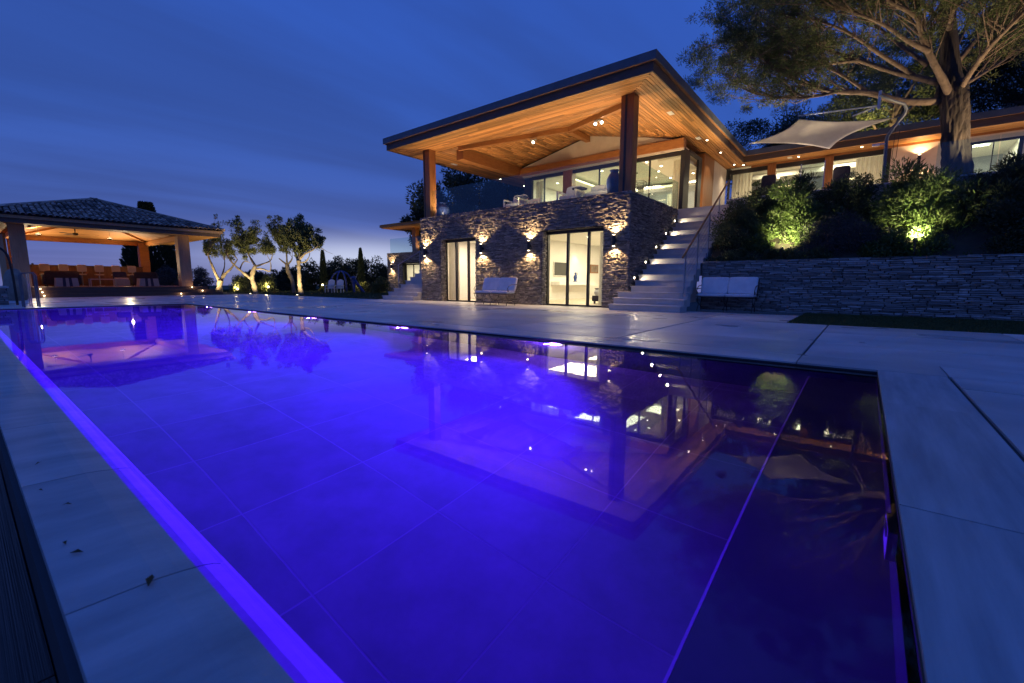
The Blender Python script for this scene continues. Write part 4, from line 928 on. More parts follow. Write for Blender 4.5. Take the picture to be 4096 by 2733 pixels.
for i, (x, y, z) in enumerate(((-10.65, 20.6, 6.34), (-8.3, 20.4, 6.34), (-8.47, 22.4, 6.34), (-8.47, 24.1, 6.34), (-6.77, 22.3, 5.99), (-7.5, 20.1, 5.99), (-13.2, 20.5, 6.07), (-5.1, 27.5, 6.89), (-4.7, 29.6, 6.89), (-4.4, 30.3, 6.89), (-3.0, 27.0, 6.89), (-.7, 27.0, 6.89), (-.7, 30.4, 6.89))):
    t_ = settags(MB().lathe((x, y, z), [(.05, 0), (.055, .012)], 10).build('ceiling_spot', M['down']), ['round ceiling spot above the left terrace armchair, behind the glass', 'round ceiling spot nearest the glass in the right half of the upper room', 'round ceiling spot beside the chandelier in the upper room', 'round ceiling spot above the back curtain of the upper room', 'round ceiling spot by the right side window of the upper room', 'round ceiling spot next to the right corner column of the upper room', 'round ceiling spot above the left end of the upper room', 'round ceiling spot behind the left wing curtain', 'round ceiling spot in the left wing window, middle distance', 'round ceiling spot far back in the left wing window', 'round ceiling spot near the glass of the middle wing window', 'round ceiling spot near the glass beside the right wing curtain', 'round ceiling spot far back beside the right wing curtain'][i], 'ceiling spot', ('ceiling spots of the upper room', 'ceiling spots of the wing room')[i >= 7])
MB().lathe((-9.6, 17.5, 2.82), [(.05, 0), (.055, .02)], 10).build('ceiling_spot', M['down'], label='round ceiling spot in the right lower room', cat='ceiling spot')
for x, y, lab in ((-3.2, 19.6, 'dark garden chair on the wing terrace, left of the glass panel'), (-.95, 19.7, 'dark garden chair on the wing terrace, right of the glass panel')):
    t_ = thing('garden_chair', lab, 'chair', (x, y, 3.8), 'dark chairs on the wing terrace')
    B(x - .25, x + .25, y - .25, y + .25, 4.22, 4.27).build('seat', M['cloth_dark'], t_); MB().cushion((x, y + .27, 4.62), (.5, .07, .7), puff=.3).build('backrest', M['cloth_dark'], t_, smooth=True)
    for a in (-.22, .22):
        for b in (-.22, .22): B(x + a - .015, x + a + .015, y + b - .015, y + b + .015, 3.8, 4.22).build('leg', M['iron'], t_)
        MB().tube([(x + a * 1.1, y - .22, 4.22), (x + a * 1.1, y - .22, 4.45), (x + a * 1.1, y + .25, 4.47)], .014, 6).build('arm', M['iron'], t_)

# ================================================================== SHADE SAIL ON ITS BENT POLE
sl = thing('shade_parasol', 'cantilever parasol with a square cream sail on a bent steel pole', 'parasol', (.2, 18.75, 3.9))
pole = [(.205, 18.75, 3.9), (.19, 18.75, 4.6), (.175, 18.75, 5.3), (.19, 18.75, 5.45), (.36, 18.7, 5.75), (.53, 18.6, 5.98), (.56, 18.5, 6.10), (.50, 18.4, 6.22), (.2, 18.0, 6.28), (-.09, 17.4, 6.02 + .28)]
MB().tube(pole, [.046, .046, .046, .046, .044, .042, .04, .038, .034, .03], 10).build('pole', M['mast'], sl, smooth=True)
hub = Vector((-.10, 18.0, 6.20)); MB().tube([hub - Vector((0, 0, .1)), hub + Vector((0, 0, .42))], .04, 8).build('hub', M['steel'], sl)
cor = [Vector((-3.70, 18.6, 5.90)), Vector((-2.08, 17.55, 6.12)), Vector((.26, 18.35, 5.86)), Vector((-1.30, 18.9, 5.36))]
cor[0] = CAM + (Vector((-3.631, 18.2, 5.8)) - CAM) * 1.03
for c_ in (cor[1], cor[1].lerp(cor[2], .6)): MB().tube([hub, c_ + (c_ - hub).normalized() * .05 + Vector((0, 0, .10))], .02, 6).build('arm', M['pipe'], sl)
ns = 18; vs = []
for i in range(ns + 1):
    for j in range(ns + 1):
        u, v = i / ns, j / ns
        # edges bow inwards like a tensioned sail
        su = u + .10 * (2 * u - 1) * -1 * math.sin(PI * v); sv = v + .10 * (2 * v - 1) * -1 * math.sin(PI * u)
        p = cor[0] * ((1 - su) * (1 - sv)) + cor[1] * (su * (1 - sv)) + cor[2] * (su * sv) + cor[3] * ((1 - su) * sv)
        p.z += .10 * math.sin(PI * u) * math.sin(PI * v); vs.append(p)
fs = [(i * (ns + 1) + j, (i + 1) * (ns + 1) + j, (i + 1) * (ns + 1) + j + 1, i * (ns + 1) + j + 1) for i in range(ns) for j in range(ns)]
so_ = MB().add(vs, fs).build('sail', M['sail'], sl, smooth=True); sol = so_.modifiers.new('thickness', 'SOLIDIFY'); sol.thickness = .006
MB().tube([cor[0] + Vector((0, 0, -.012)), (cor[0] + cor[2]) / 2 + Vector((0, 0, .075)), cor[2] + Vector((0, 0, -.012))], .012, 6).build('seam', M['beige'], so_)
MB().tube([(.3, 18.5, 5.9), (.42, 18.5, 5.95)], .035, 8).build('winch', M['iron'], sl)
cd_ = [(.36, 18.7, 5.7), (.36, 18.72, 5.2), (.35, 18.74, 4.75), (.40, 18.74, 4.68), (.45, 18.72, 4.75), (.46, 18.7, 5.2), (.48, 18.66, 5.9)]
MB().tube(cd_, .008, 6).build('cord', M['iron'], sl)
fl = thing('floodlight', 'small white floodlight clamped to the parasol pole', 'floodlight', (0, 18.75, 5.2)); MB().box(-.17, .02, 18.66, 18.74, 5.19, 5.25).build('housing', M['white'], fl); MB().box(.02, .16, 18.70, 18.72, 5.21, 5.24).build('bracket', M['steel'], fl)

# ================================================================== FOLIAGE
def leaf_arrays(c, d, L, W, fold=.0):
    """diamond leaves: c base points, d unit directions"""
    n = len(c); r = rng.normal(size=(n, 3)); s = np.cross(d, r); s /= np.linalg.norm(s, axis=1, keepdims=True) + 1e-9
    L = np.broadcast_to(np.asarray(L, float), (n,))[:, None]; W = np.broadcast_to(np.asarray(W, float), (n,))[:, None]
    v = np.stack([c, c + d * L * .45 + s * W * .5, c + d * L, c + d * L * .45 - s * W * .5], 1)
    return v.reshape(-1, 3), np.arange(n * 4).reshape(-1, 4)
def unit(v): return v / (np.linalg.norm(v, axis=1, keepdims=True) + 1e-9)
def ball(n): v = unit(rng.normal(size=(n, 3))); return v * rng.random((n, 1)) ** (1 / 3)
def clumps(centres, radii, per, up=.25, flat=1.0):
    C_, D_ = [], []
    for c, r in zip(centres, radii):
        b = ball(per); b[:, 2] *= flat; C_.append(np.array(c) + b * r); D_.append(unit(b + rng.normal(size=(per, 3)) * .55 + np.array([0, 0, up])))
    return np.concatenate(C_), np.concatenate(D_)
def foliage(name, m, c, d, L, W, parent, **k):
    v, f = leaf_arrays(c, d, L, W); o = raw_mesh(name, m, v, f, parent, worg(parent) if parent else tuple(c.mean(0)), 4, **k); return o

def bush(name, label, centre, size, n, L, W, m, group=None, cat='shrub', lumps=26, stems=5, up=.35, shell=.6):
    """leafy shrub: clumps spread over an uneven dome, with stems"""
    cx_, cy_, cz_ = centre; sx, sy, sz = size
    t_ = thing(name, label, cat, centre, group)
    cs, rs = [], []
    for i in range(lumps):
        a = rng.uniform(0, 2 * PI); ph = math.acos(rng.uniform(-.1, 1)); q = rng.uniform(shell, 1.0)
        cs.append((cx_ + sx * math.sin(ph) * math.cos(a) * q * .8, cy_ + sy * math.sin(ph) * math.sin(a) * q * .8, cz_ + sz * (.12 + .72 * math.cos(ph) * q))); rs.append(rng.uniform(.22, .42) * (sx * sy * sz) ** (1 / 3) * .8)
    c, d = clumps(cs, rs, n // lumps, up)
    c[:, 2] = np.maximum(c[:, 2], cz_ + .02)
    foliage('foliage', m, c, d, rng.uniform(.7, 1.2, len(c)) * L, rng.uniform(.7, 1.2, len(c)) * W, t_)
    if stems:
        for i in range(stems):
            e = Vector(cs[i]); b = Vector((cx_ + rnd.uniform(-.15, .15) * sx, cy_ + rnd.uniform(-.15, .15) * sy, cz_ - .05))
            md = (b + e) / 2 + Vector((rnd.uniform(-.1, .1), rnd.uniform(-.1, .1), .1)); MB().tube([b, md, e], [.03, .022, .01], 6).build('stem', M['limb'], t_)
    return t_

# planted slope at the right: hedge masses and lit oleanders
bush('hedge_shrub', 'dense dark clipped shrub at the top right of the staircase', (-3.5, 16.9, 1.8), (.85, 1.3, 2.35), 16000, .07, .035, M['hedge_leaf'], lumps=44)
bush('hedge_shrub', 'low dark shrub spilling over the left end of the retaining wall', (-3.35, 15.75, 1.35), (.95, .5, .62), 8000, .06, .03, M['hedge_leaf'], lumps=30)
bush('hedge_shrub', 'dark hedge below the left wing window behind the yellowish shrub', (-2.75, 17.65, 2.4), (1.1, .55, 1.9), 13000, .075, .035, M['hedge_leaf'], lumps=40)
bush('hedge_shrub', 'small low shrub on the wall top in front of the left garden spotlight', (-2.25, 15.9, 1.45), (.55, .28, .55), 4000, .07, .03, M['hedge_leaf'], lumps=20)
bush('leafy_shrub', 'yellowish green shrub left of the first garden spotlight', (-2.75, 16.4, 1.6), (.62, .6, 1.35), 7000, .09, .04, M['bush_leaf'], lumps=30)
bush('oleander', 'slender oleander lit from below by the left garden spotlight', (-1.95, 17.0, 1.9), (1.05, .8, 2.8), 15000, .13, .026, M['bush_leaf'], lumps=34, up=.5)
bush('hedge_shrub', 'rounded greyish shrub in the dark middle of the planted slope', (-.65, 16.3, 1.6), (1.25, .8, 1.45), 15000, .055, .022, M['grey_leaf'], lumps=46)
bush('hedge_shrub', 'tall dark hedge under the wing windows behind the grey shrub', (-.75, 17.6, 2.4), (1.4, .6, 2.05), 16000, .075, .035, M['hedge_leaf'], lumps=44)
bush('oleander', 'large oleander brightly lit from below in front of the pine trunk', (1.05, 17.1, 1.9), (1.35, .95, 2.75), 22000, .17, .030, M['bush_leaf'], lumps=44, up=.45, stems=9, shell=.45)
bush('oleander', 'twiggy dark oleander in front of the right wing window', (2.75, 17.3, 2.2), (.95, .9, 2.3), 9000, .19, .03, M['dark_leaf'], lumps=36, up=.5)
bush('hedge_shrub', 'dark shrub mass at the right edge of the planted slope', (3.3, 16.2, 1.5), (1.5, .8, 1.9), 16000, .08, .035, M['dark_leaf'], lumps=46)
bush('hedge_shrub', 'low dark ground shrub along the middle top of the retaining wall', (-1.6, 15.7, 1.35), (1.3, .4, .55), 9000, .06, .028, M['hedge_leaf'], lumps=36)
bush('hedge_shrub', 'low green shrub on the wall top below the bright oleander', (.9, 15.9, 1.35), (1.4, .42, .95), 12000, .09, .035, M['bush_leaf'], lumps=36)
bush('hedge_shrub', 'low dark shrub on the wall top at the right edge', (3.6, 15.7, 1.3), (1.5, .4, .6), 9000, .07, .03, M['dark_leaf'], lumps=36)
bush('hedge_shrub', 'dark hedge on the terrace edge right of the parasol pole', (3.2, 17.9, 3.2), (1.6, .5, 1.0), 9000, .08, .03, M['dark_leaf'], lumps=36)
bush('bay_shoot', 'thin leafy shoot standing up before the left wing window', (-3.15, 17.3, 3.5), (.16, .16, 1.15), 420, .09, .04, M['dark_leaf'], lumps=9, stems=3, up=.8)
bush('oleander_shoot', 'spiky oleander shoots before the middle wing window', (-1.75, 17.4, 3.6), (.42, .3, .85), 700, .19, .03, M['dark_leaf'], lumps=12, stems=5, up=.9)
for (x, y, z, tx_, ty_, tz_, wts, lab) in ((-2.05, 15.66, 1.95, -1.95, 17.2, 3.2, 560, 'garden spotlight under the slender oleander'), (.95, 15.56, 2.05, 1.05, 17.2, 3.3, 900, 'garden spotlight under the large bright oleander')):
    t_ = thing('garden_spotlight', lab, 'garden lamp', (x, y, z - .4), 'garden spotlights in the planted slope')
    MB().tube([(x, y, z - .45), (x, y, z - .12)], .015, 6).build('spike', M['frame'], t_)
    a, b = Vector((x, y, z - .12)), Vector((tx_, ty_, tz_)); d_ = (b - a).normalized(); MB().tube([a, a + d_ * .12], .05, 10).build('lamp_head', M['frame'], t_); MB().tube([a + d_ * .121, a + d_ * .13], .042, 10).build('lens', M['warm'], t_)
    spot('spot_light', a + d_ * .14, b, wts, (1, .86, .42), 104, .9, .03, t_)

def poly(pts, n=3):
    """smooth polyline through points (Catmull-Rom)"""
    P_ = [Vector(p) for p in pts]; out = []
    for i in range(len(P_) - 1):
        a, b, c, d = P_[max(i - 1, 0)], P_[i], P_[i + 1], P_[min(i + 2, len(P_) - 1)]
        for k in range(n):
            t = k / n; out.append(.5 * ((2 * b) + (c - a) * t + (2 * a - 5 * b + 4 * c - d) * t * t + (3 * b - a - 3 * c + d) * t ** 3))
    out.append(P_[-1]); return out
def taper(n, a, b): return [a + (b - a) * i / max(1, n - 1) for i in range(n)]
def F(x, y): return 2700 + .8612 * x, .8612 * y
def pt(x, y, yy):
    """point on the sight line of a photo position, at world depth y = yy"""
    p = at(*F(x, y), 1.0) - CAM; return CAM + p * (yy / p.y)

# ---- the umbrella pine beside the wing
pine = thing('umbrella_pine', 'big umbrella pine with a thick fissured trunk and wide lit limbs over the sail', 'tree', (2.0, 20.0, 3.8))
ptr = poly([(2.06, 20, 3.7), (1.96, 20, 4.6), (1.86, 20, 5.4), (1.74, 20, 6.4), (1.58, 20.1, 7.2), (1.46, 20.1, 8.2), (1.3, 20.1, 9.4), (1.2, 20.2, 11.5)], 4)
from mathutils import noise as mnoise
ptr = poly(ptr, 3); zs_ = [p.z for p in ptr]
rr_ = [float(np.interp(z, [3.7, 4.6, 5.4, 6.2, 6.9, 7.4, 8.2, 9.4, 11.5], [.36, .325, .315, .325, .345, .25, .22, .19, .08])) for z in zs_]
tr = MB(); tr.tube(ptr, rr_, 44)
nv_ = []
for k, p in enumerate(tr.v):
    c_ = ptr[k // 44]; d = Vector(p) - c_; an = math.atan2(d.y, d.x); q = Vector((an * 2.6, 0, p[2] * 1.15))
    pl_ = abs(mnoise.noise(Vector((math.cos(an) * 2.4, math.sin(an) * 2.4, p[2] * 1.5)))) * 1.0 + abs(mnoise.noise(Vector((math.cos(an) * 5.5, math.sin(an) * 5.5, p[2] * 3.4)))) * .5
    w_ = max(0., min(1., (8.6 - p[2]) / 1.2))
    nv_.append(tuple(c_ + d * (1 + (pl_ - .28) * .30 * w_)))
tr.v = nv_
tr.build('trunk', M['bark'], pine, smooth=False)
LIMBS = [([(1235, 470, 20), (1060, 472, 19.6), (900, 432, 19.2), (740, 425, 18.8), (600, 390, 18.5), (500, 340, 18.3), (430, 310, 18.2)], .17),
         ([(1225, 385, 20), (1100, 355, 20.3), (1000, 330, 20.6), (850, 280, 21), (700, 230, 21.4), (530, 190, 21.8), (400, 130, 22)], .16),
         ([(1300, 540, 20.1), (1285, 470, 19.95), (1250, 385, 19.6), (1200, 290, 19.0), (1150, 180, 18.5), (1120, 80, 18), (1000, 10, 17.4), (900, -60, 17)], .20),
         ([(1290, 520, 20.1), (1318, 430, 19.9), (1400, 300, 19.3), (1480, 200, 18.6), (1560, 120, 18), (1640, 40, 17.5)], .15),
         ([(1310, 290, 20.2), (1400, 180, 20.4), (1480, 80, 20.6), (1560, -20, 21)], .13),
         ([(1290, 240, 20.2), (1350, 130, 21.2), (1420, 40, 22), (1500, -60, 23)], .12),
         ([(1270, 150, 20.1), (1290, 60, 19.0), (1330, -60, 17.5)], .12),
         ([(1180, 240, 18.7), (1080, 190, 18.2), (960, 110, 17.6), (830, 60, 17), (700, 20, 16.6)], .11),
         ([(1110, 350, 20.3), (950, 250, 20), (800, 150, 19.6), (640, 90, 19.2), (480, 60, 19)], .11),
         ([(1170, 300, 20.1), (1020, 190, 21), (900, 90, 22), (780, 10, 23)], .10),
         ([(1250, 120, 20.1), (1150, 20, 20.6), (1000, -60, 21)], .12),
         ([(760, 425, 18.8), (640, 450, 18.4), (500, 455, 18.2), (380, 440, 18.1)], .07),
         ([(900, 432, 19.2), (760, 340, 19.0), (620, 280, 18.8), (480, 240, 18.6), (330, 230, 18.5)], .08),
         ([(850, 280, 21), (660, 300, 21.2), (480, 270, 21.4), (300, 210, 21.5)], .08),
         ([(1330, 400, 20), (1450, 330, 21), (1560, 260, 22), (1680, 200, 23)], .09)]
tuft_c, tuft_d = [], []
allp = []
for li, (pts, r0) in enumerate(LIMBS):
    P_ = poly([pt(*p) for p in pts], 4); MB().tube(P_, [q * rnd.uniform(.92, 1.08) for q in taper(len(P_), r0 * .68, max(.014, r0 * .14))], 10).build('limb', M['limb'], pine, smooth=True)
    allp.append((P_, r0))
tw = MB()
trunk_xy = Vector((1.7, 20.0, 0))
for P_, r0 in allp:
    n = len(P_); start = int(n * (.42 if r0 > .1 else .2))
    for i in range(start, n):
        f_ = (i - start) / max(1, n - 1 - start)
        for k in range(3):
            p = P_[i]; d = (P_[min(i + 1, n - 1)] - P_[max(0, i - 1)]).normalized()
            d = (d + Vector((rnd.gauss(0, .55), rnd.gauss(0, .55), rnd.uniform(-.1, .75)))).normalized(); l = rnd.uniform(.8, 1.9)
            q = p + d * l * .5 + Vector((0, 0, rnd.uniform(-.05, .12))); e = p + d * l + Vector((0, 0, rnd.uniform(0, .3)))
            tw.tube([p, q, e], [.020, .013, .006], 5, False)
            for z_ in range(3):
                e2 = q.lerp(e, rnd.random()) + Vector((rnd.gauss(0, .4), rnd.gauss(0, .4), rnd.uniform(-.05, .35))); tw.tube([q.lerp(e, .5), e2], [.010, .005], 4, False)
                tuft_c.append(e2)
            tuft_c.append(e)
o = tw.build('twig', M['limb'], pine); o['kind'] = 'stuff'
# crown clusters over the whole umbrella, thin below and thick towards the rim
for i in range(330):
    a = rng.uniform(0, 2 * PI); rr = 7.6 * math.sqrt(rng.uniform(.02, 1)); x = 1.4 + rr * math.cos(a); y = 20 + rr * math.sin(a) * .95
    zc = 10.9 - 2.6 * (rr / 7.6) ** 2.2
    c0_ = Vector((x, y, zc + rng.uniform(-.1, 1.5) * (1 - .35 * rr / 7.6)))
    for k in range(5): tuft_c.append(c0_ + Vector((rnd.gauss(0, .26), rnd.gauss(0, .26), rnd.gauss(0, .08))))
tc_ = np.array([t[:] for t in tuft_c])
per = 84
b_ = unit(rng.normal(size=(len(tc_) * per, 3))); cc = np.repeat(tc_, per, 0) + b_ * np.array([1, 1, .7]) * rng.uniform(.02, .19, (len(b_), 1)); dd_ = unit(b_ + np.array([0, 0, .35]))
foliage('crown', M['pine_leaf'], cc, dd_, rng.uniform(.06, .13, len(cc)), .020, pine)
t_ = thing('added_uplight', 'floor uplight added on the wing terrace to light the cream sail', 'added floor lamp', (-2.0, 19.7, 3.8))
MB().lathe((-2.0, 19.7, 3.795), [(.07, 0), (.07, .02)], 12).build('lens', M['warm'], t_); spot('up_light', (-2.0, 19.7, 3.85), (-1.8, 18.3, 6), 200, (1, .80, .66), 150, .8, .05, t_)  # unseen lamp added to brighten the sail from below
t_ = thing('added_uplight', 'floor uplight added on the wing terrace to light the left half of the pine crown', 'added floor lamp', (-3.4, 20.6, 3.8))
MB().lathe((-3.4, 20.6, 3.795), [(.07, 0), (.07, .02)], 12).build('lens', M['warm'], t_); spot('up_light', (-3.4, 20.6, 3.85), (-2.6, 19.3, 10), 1500, (1, .80, .48), 95, .8, .05, t_)  # another unseen lamp, added for the left of the pine crown
for x, y, tx_, lab in ((-3.0, 24.2, -3.0, 'added floor uplight on the wing terrace below the left wing pillar'), (-.3, 24.2, -.3, 'added floor uplight on the wing terrace below the right wing curtain'), (3.6, 24.2, 3.6, 'added floor uplight on the wing terrace behind the pine trunk'), (-5.4, 21.0, -5.6, 'added floor uplight on the landing at the stair head')):
    t_ = thing('added_uplight', lab, 'added floor lamp', (x, y, 3.79), 'added uplights on the wing terrace')
    MB().lathe((x, y, 3.791), [(.06, 0), (.06, .02)], 12).build('lens', M['warm'], t_); spot('up_light', (x, y, 3.84), (tx_, y + .9, 6.8), 110, (1, .66, .32), 140, .8, .05, t_)  # unseen lamps added so the wing and right soffits are lit
t_ = thing('garden_spotlight', 'terrace spotlight added behind the oleanders to light the pine limbs', 'garden lamp', (3.3, 18.9, 3.8), None)
MB().lathe((3.3, 18.9, 3.8), [(.07, 0), (.08, .10), (.075, .12)], 12).build('lamp_head', M['frame'], t_); MB().lathe((3.3, 18.9, 3.921), [(.055, 0), (.055, .008)], 12).build('lens', M['warm'], t_)
spot('spot_light', (3.3, 18.9, 3.96), (1.0, 19.4, 10), 950, (1, .74, .42), 100, .6, .05, t_)  # unseen lamp added to light the pine limbs from below
spot('sail_light', (-.17, 18.70, 5.17), (-2.2, 18.1, 5.9), 15, (1, .74, .58), 150, .8, .03, fl)

def conifer_like(name, label, c, size, n, m, trunk=True, group=None, L=.16, W=.05, lumps=40, cat='tree', flat=.7, limbs=5, zc=.62):
    """tree with trunk, a few limbs and an uneven crown of leaf clumps in an ellipsoid"""
    x, y, z = c; sx, sy, sz = size                     # crown half sizes; sz = overall height
    t_ = thing(name, label, cat, c, group)
    cs, rs = [], []
    for i in range(lumps):
        b = ball(1)[0]; b = b / (np.linalg.norm(b) + 1e-6) * (rng.uniform(.35, 1) ** .6)
        cs.append((x + b[0] * sx, y + b[1] * sy, z + sz * (zc + .36 * b[2]))); rs.append(rng.uniform(.2, .36) * (sx + sy) / 2)
    cc_, dd = clumps(cs, rs, n // lumps, .2, flat)
    foliage('crown', m, cc_, dd, rng.uniform(.6, 1.3, len(cc_)) * L, rng.uniform(.7, 1.2, len(cc_)) * W, t_)
    if trunk:
        h = sz * zc; MB().tube(poly([(x, y, z - .1), (x + rnd.uniform(-.1, .1), y, z + h * .5), (x + rnd.uniform(-.2, .2), y, z + h)], 3), taper(7, .05 * sz ** .8, .02 * sz ** .8), 9).build('trunk', M['limb'], t_, smooth=True)
        for k in range(limbs):
            e = Vector(cs[k]); s0 = Vector((x, y, z + h * rnd.uniform(.45, .9))); MB().tube(poly([s0, s0.lerp(e, .5) + Vector((0, 0, .15)), e], 3), taper(7, .018 * sz ** .8, .006), 6).build('limb', M['limb'], t_, smooth=True)
    return t_
# pines and dark trees behind the wing
pz = [((0.4, 33, 4.5), (3.6, 3, 8.0), 30000, 'pine_leaf', 'umbrella pine behind the wing roof with a glowing yellow green underside', .84),
      ((-6.5, 36, 4.0), (3.0, 3, 7.6), 14000, 'dark_leaf', 'dark pine behind the roof corner left of the sail', .75),
      ((-3.5, 35, 4.0), (3.4, 3, 6.8), 16000, 'dark_leaf', 'dark tree mass behind the roof under the glowing pine', .72),
      ((2.4, 37, 4.0), (3.4, 3, 8.2), 14000, 'dark_leaf', 'dark round pine behind the wing roof near the big trunk', .7),
      ((6.6, 34, 4.0), (2.8, 3, 7.6), 10000, 'dark_leaf', 'dark pine behind the chimney at the right edge', .7)]
for c, s_, n, mm, lab, zc in pz: conifer_like('pine_tree', lab, c, s_, n, M[mm], L=.20, W=.06, lumps=46, zc=zc, flat=.6, limbs=9)
t_ = thing('garden_spotlight', 'spotlight on the ground behind the wing lighting the second pine', 'garden lamp', (.2, 31.9, 8.4), None) if False else None
lp = thing('added_roof_spot', 'small spotlight added on the wing roof to light the pine behind it', 'garden lamp', (-.4, 30.9, 8.1)); MB().box(-.5, -.3, 30.8, 31.0, 8.07, 8.2).build('housing', M['frame'], lp); B(-.47, -.33, 30.83, 30.97, 8.201, 8.21).build('lens', M['warm'], lp)
spot('spot_light', (-.4, 30.9, 8.26), (.2, 33, 12), 500, (1, .80, .36), 120, .6, .05, lp)  # lamp added on the roof to light the second pine
# leaning bare-limbed pine at the far right edge
rp = thing('pine_tree', 'far right pine with drooping dark boughs against the sky', 'tree', (6.4, 27.5, 3.8))
MB().tube(poly([(6.6, 27.5, 3.6), (6.5, 27.5, 8), (6.7, 27.5, 12), (6.5, 27.5, 14)], 3), taper(10, .25, .08), 9).build('trunk', M['bark'], rp, smooth=True)
tcs = []
for (a, b, c) in (((1619, 455, 27), (1500, 400, 26.5), (1390, 340, 26)), ((1619, 400, 27), (1560, 340, 26.6), (1480, 300, 26.4)), ((1640, 270, 27), (1560, 260, 26.5), (1450, 235, 26)), ((1640, 160, 27), (1540, 180, 26.4), (1430, 170, 26)), ((1640, 90, 27), (1560, 80, 26.5), (1480, 120, 26.2)), ((1640, 330, 27), (1570, 300, 26.5), (1500, 290, 26)), ((1619, 480, 27), (1540, 470, 26.6), (1410, 460, 26.2))):
    P_ = poly([pt(*a), pt(*b), pt(*c)], 4); MB().tube(P_, taper(len(P_), .06, .015), 6).build('limb', M['limb'], rp)
    for p in P_[2:]:
        for k in range(6): tcs.append((p.x + rnd.gauss(0, .38), p.y + rnd.gauss(0, .5), p.z + rnd.uniform(-.1, .5)))
tcs = np.array(tcs); b_ = unit(rng.normal(size=(len(tcs) * 60, 3))); cc = np.repeat(tcs, 60, 0) + b_ * rng.uniform(.02, .3, (len(b_), 1))
foliage('crown', M['dark_leaf'], cc, unit(b_ + np.array([0, 0, .3])), rng.uniform(.14, .26, len(cc)), .03, rp)
# holm oak behind the left end of the villa
conifer_like('holm_oak', 'large dark holm oak rising behind the left end of the villa', (-29.5, 29, 0), (5.2, 4.0, 10.6), 42000, M['dark_leaf'], L=.30, W=.13, lumps=60, zc=.62, flat=.8, limbs=12)
conifer_like('holm_oak', 'dark tree crown seen under the left soffit behind the terrace glass', (-23, 31, 0), (3.8, 3.5, 11.2), 24000, M['dark_leaf'], L=.28, W=.12, lumps=46, zc=.62, flat=.8, limbs=8)

# ---- lit olive trees on the lawn
def ZD(x, y): return 750 + .4255 * x, 800 + .4255 * y
def olive(label, depth, trunk, limbs, crown, n, litfrom):
    """trunk/limbs: lists of (x, y, dz) in the garden view at one depth; crown: (x, y, rx, ry) clumps"""
    def q(x, y, dd=0): return at(*ZD(x, y), depth + dd)
    b0 = q(trunk[0][0], trunk[0][1]); t_ = thing('olive_tree', label, 'tree', (b0.x, b0.y, 0.0), 'uplit olive trees on the lawn')
    pts = [q(x, y) for x, y, r in trunk]; pts[0].z = -.02
    P_ = poly(pts, 4); rr = np.interp(np.linspace(0, 1, len(P_)), np.linspace(0, 1, len(trunk)), [r for x, y, r in trunk]); rr = [r * .66 * rnd.uniform(.82, 1.2) for r in rr]
    MB().tube(P_, rr, 12).build('trunk', M['olive_bark'], t_, smooth=True)
    ends = []
    for pl_, r0 in limbs:
        P_ = poly([q(x, y, dd) for x, y, dd in pl_], 4); MB().tube(P_, [r * rnd.uniform(.85, 1.2) for r in taper(len(P_), r0 * .72, r0 * .25)], 8).build('limb', M['olive_bark'], t_, smooth=True); ends.append(P_)
    cs, rs = [], []; tw = MB()
    for (x, y, rx, ry, k) in crown:
        for i in range(int(k * 1.35)):
            a = ball(1)[0] * (1.0 if i < k else 1.22); c = q(x + a[0] * rx, y + a[1] * ry, a[2] * rx * .4255 / FOC * depth)
            # every shoot starts from the nearest limb point and reaches up
            best = min((p for P_ in ends for p in P_[-5:]), key=lambda p: (p - c).length)
            tw.tube([best, best.lerp(c, .6) + Vector((0, 0, .06)), c], [.022, .012, .004], 4, False)
            for j in range(3):
                f_ = rng.uniform(.45, 1.05); p = best.lerp(c, f_); cs.append(p[:]); rs.append(rng.uniform(.08, .20))
    o = tw.build('shoot', M['olive_bark'], t_); o['kind'] = 'stuff'
    cc_, dd = clumps(cs, rs, max(6, n // len(cs)), .9)
    foliage('crown', M['olive_leaf'], cc_, dd, rng.uniform(.08, .15, len(cc_)), rng.uniform(.035, .06, len(cc_)), t_)
    return t_, b0
O1, b1 = olive('left lit olive tree with two bare forking limbs beside the pavilion', 35.0, [(297, 868, .36), (300, 810, .31), (310, 755, .30)],
      [([(305, 770, 0), (262, 690, -.3), (225, 600, -.5), (200, 540, -.6), (188, 490, -.7)], .17), ([(312, 765, 0), (350, 700, .2), (400, 655, .3), (432, 615, .4), (470, 560, .5)], .18), ([(310, 760, 0), (345, 640, .6), (350, 570, .8)], .10)],
      [(200, 440, 70, 90, 22), (320, 420, 90, 140, 24), (300, 220, 60, 90, 8), (260, 330, 60, 80, 10)], 9000, None)
O2, b2_ = olive('middle lit olive tree with a curved trunk and a looping right branch', 30.5, [(645, 885, .29), (625, 800, .24), (605, 730, .22), (620, 660, .21), (640, 620, .17)],
      [([(598, 745, 0), (530, 690, -.3), (470, 640, -.4), (420, 590, -.5), (370, 520, -.5)], .15), ([(640, 625, 0), (600, 560, .3), (570, 500, .4), (560, 430, .4)], .13), ([(640, 625, 0), (700, 605, .2), (780, 570, .2), (800, 500, .2)], .09), ([(650, 650, 0), (710, 650, -.2), (770, 672, -.2), (785, 620, -.2), (770, 560, -.3)], .09), ([(490, 655, -.3), (530, 580, .2), (590, 590, .3)], .07)],
      [(440, 420, 110, 150, 34), (560, 380, 90, 150, 28), (680, 400, 90, 120, 26), (640, 250, 50, 80, 8), (450, 230, 60, 90, 10), (760, 460, 60, 80, 12)], 15000, None)
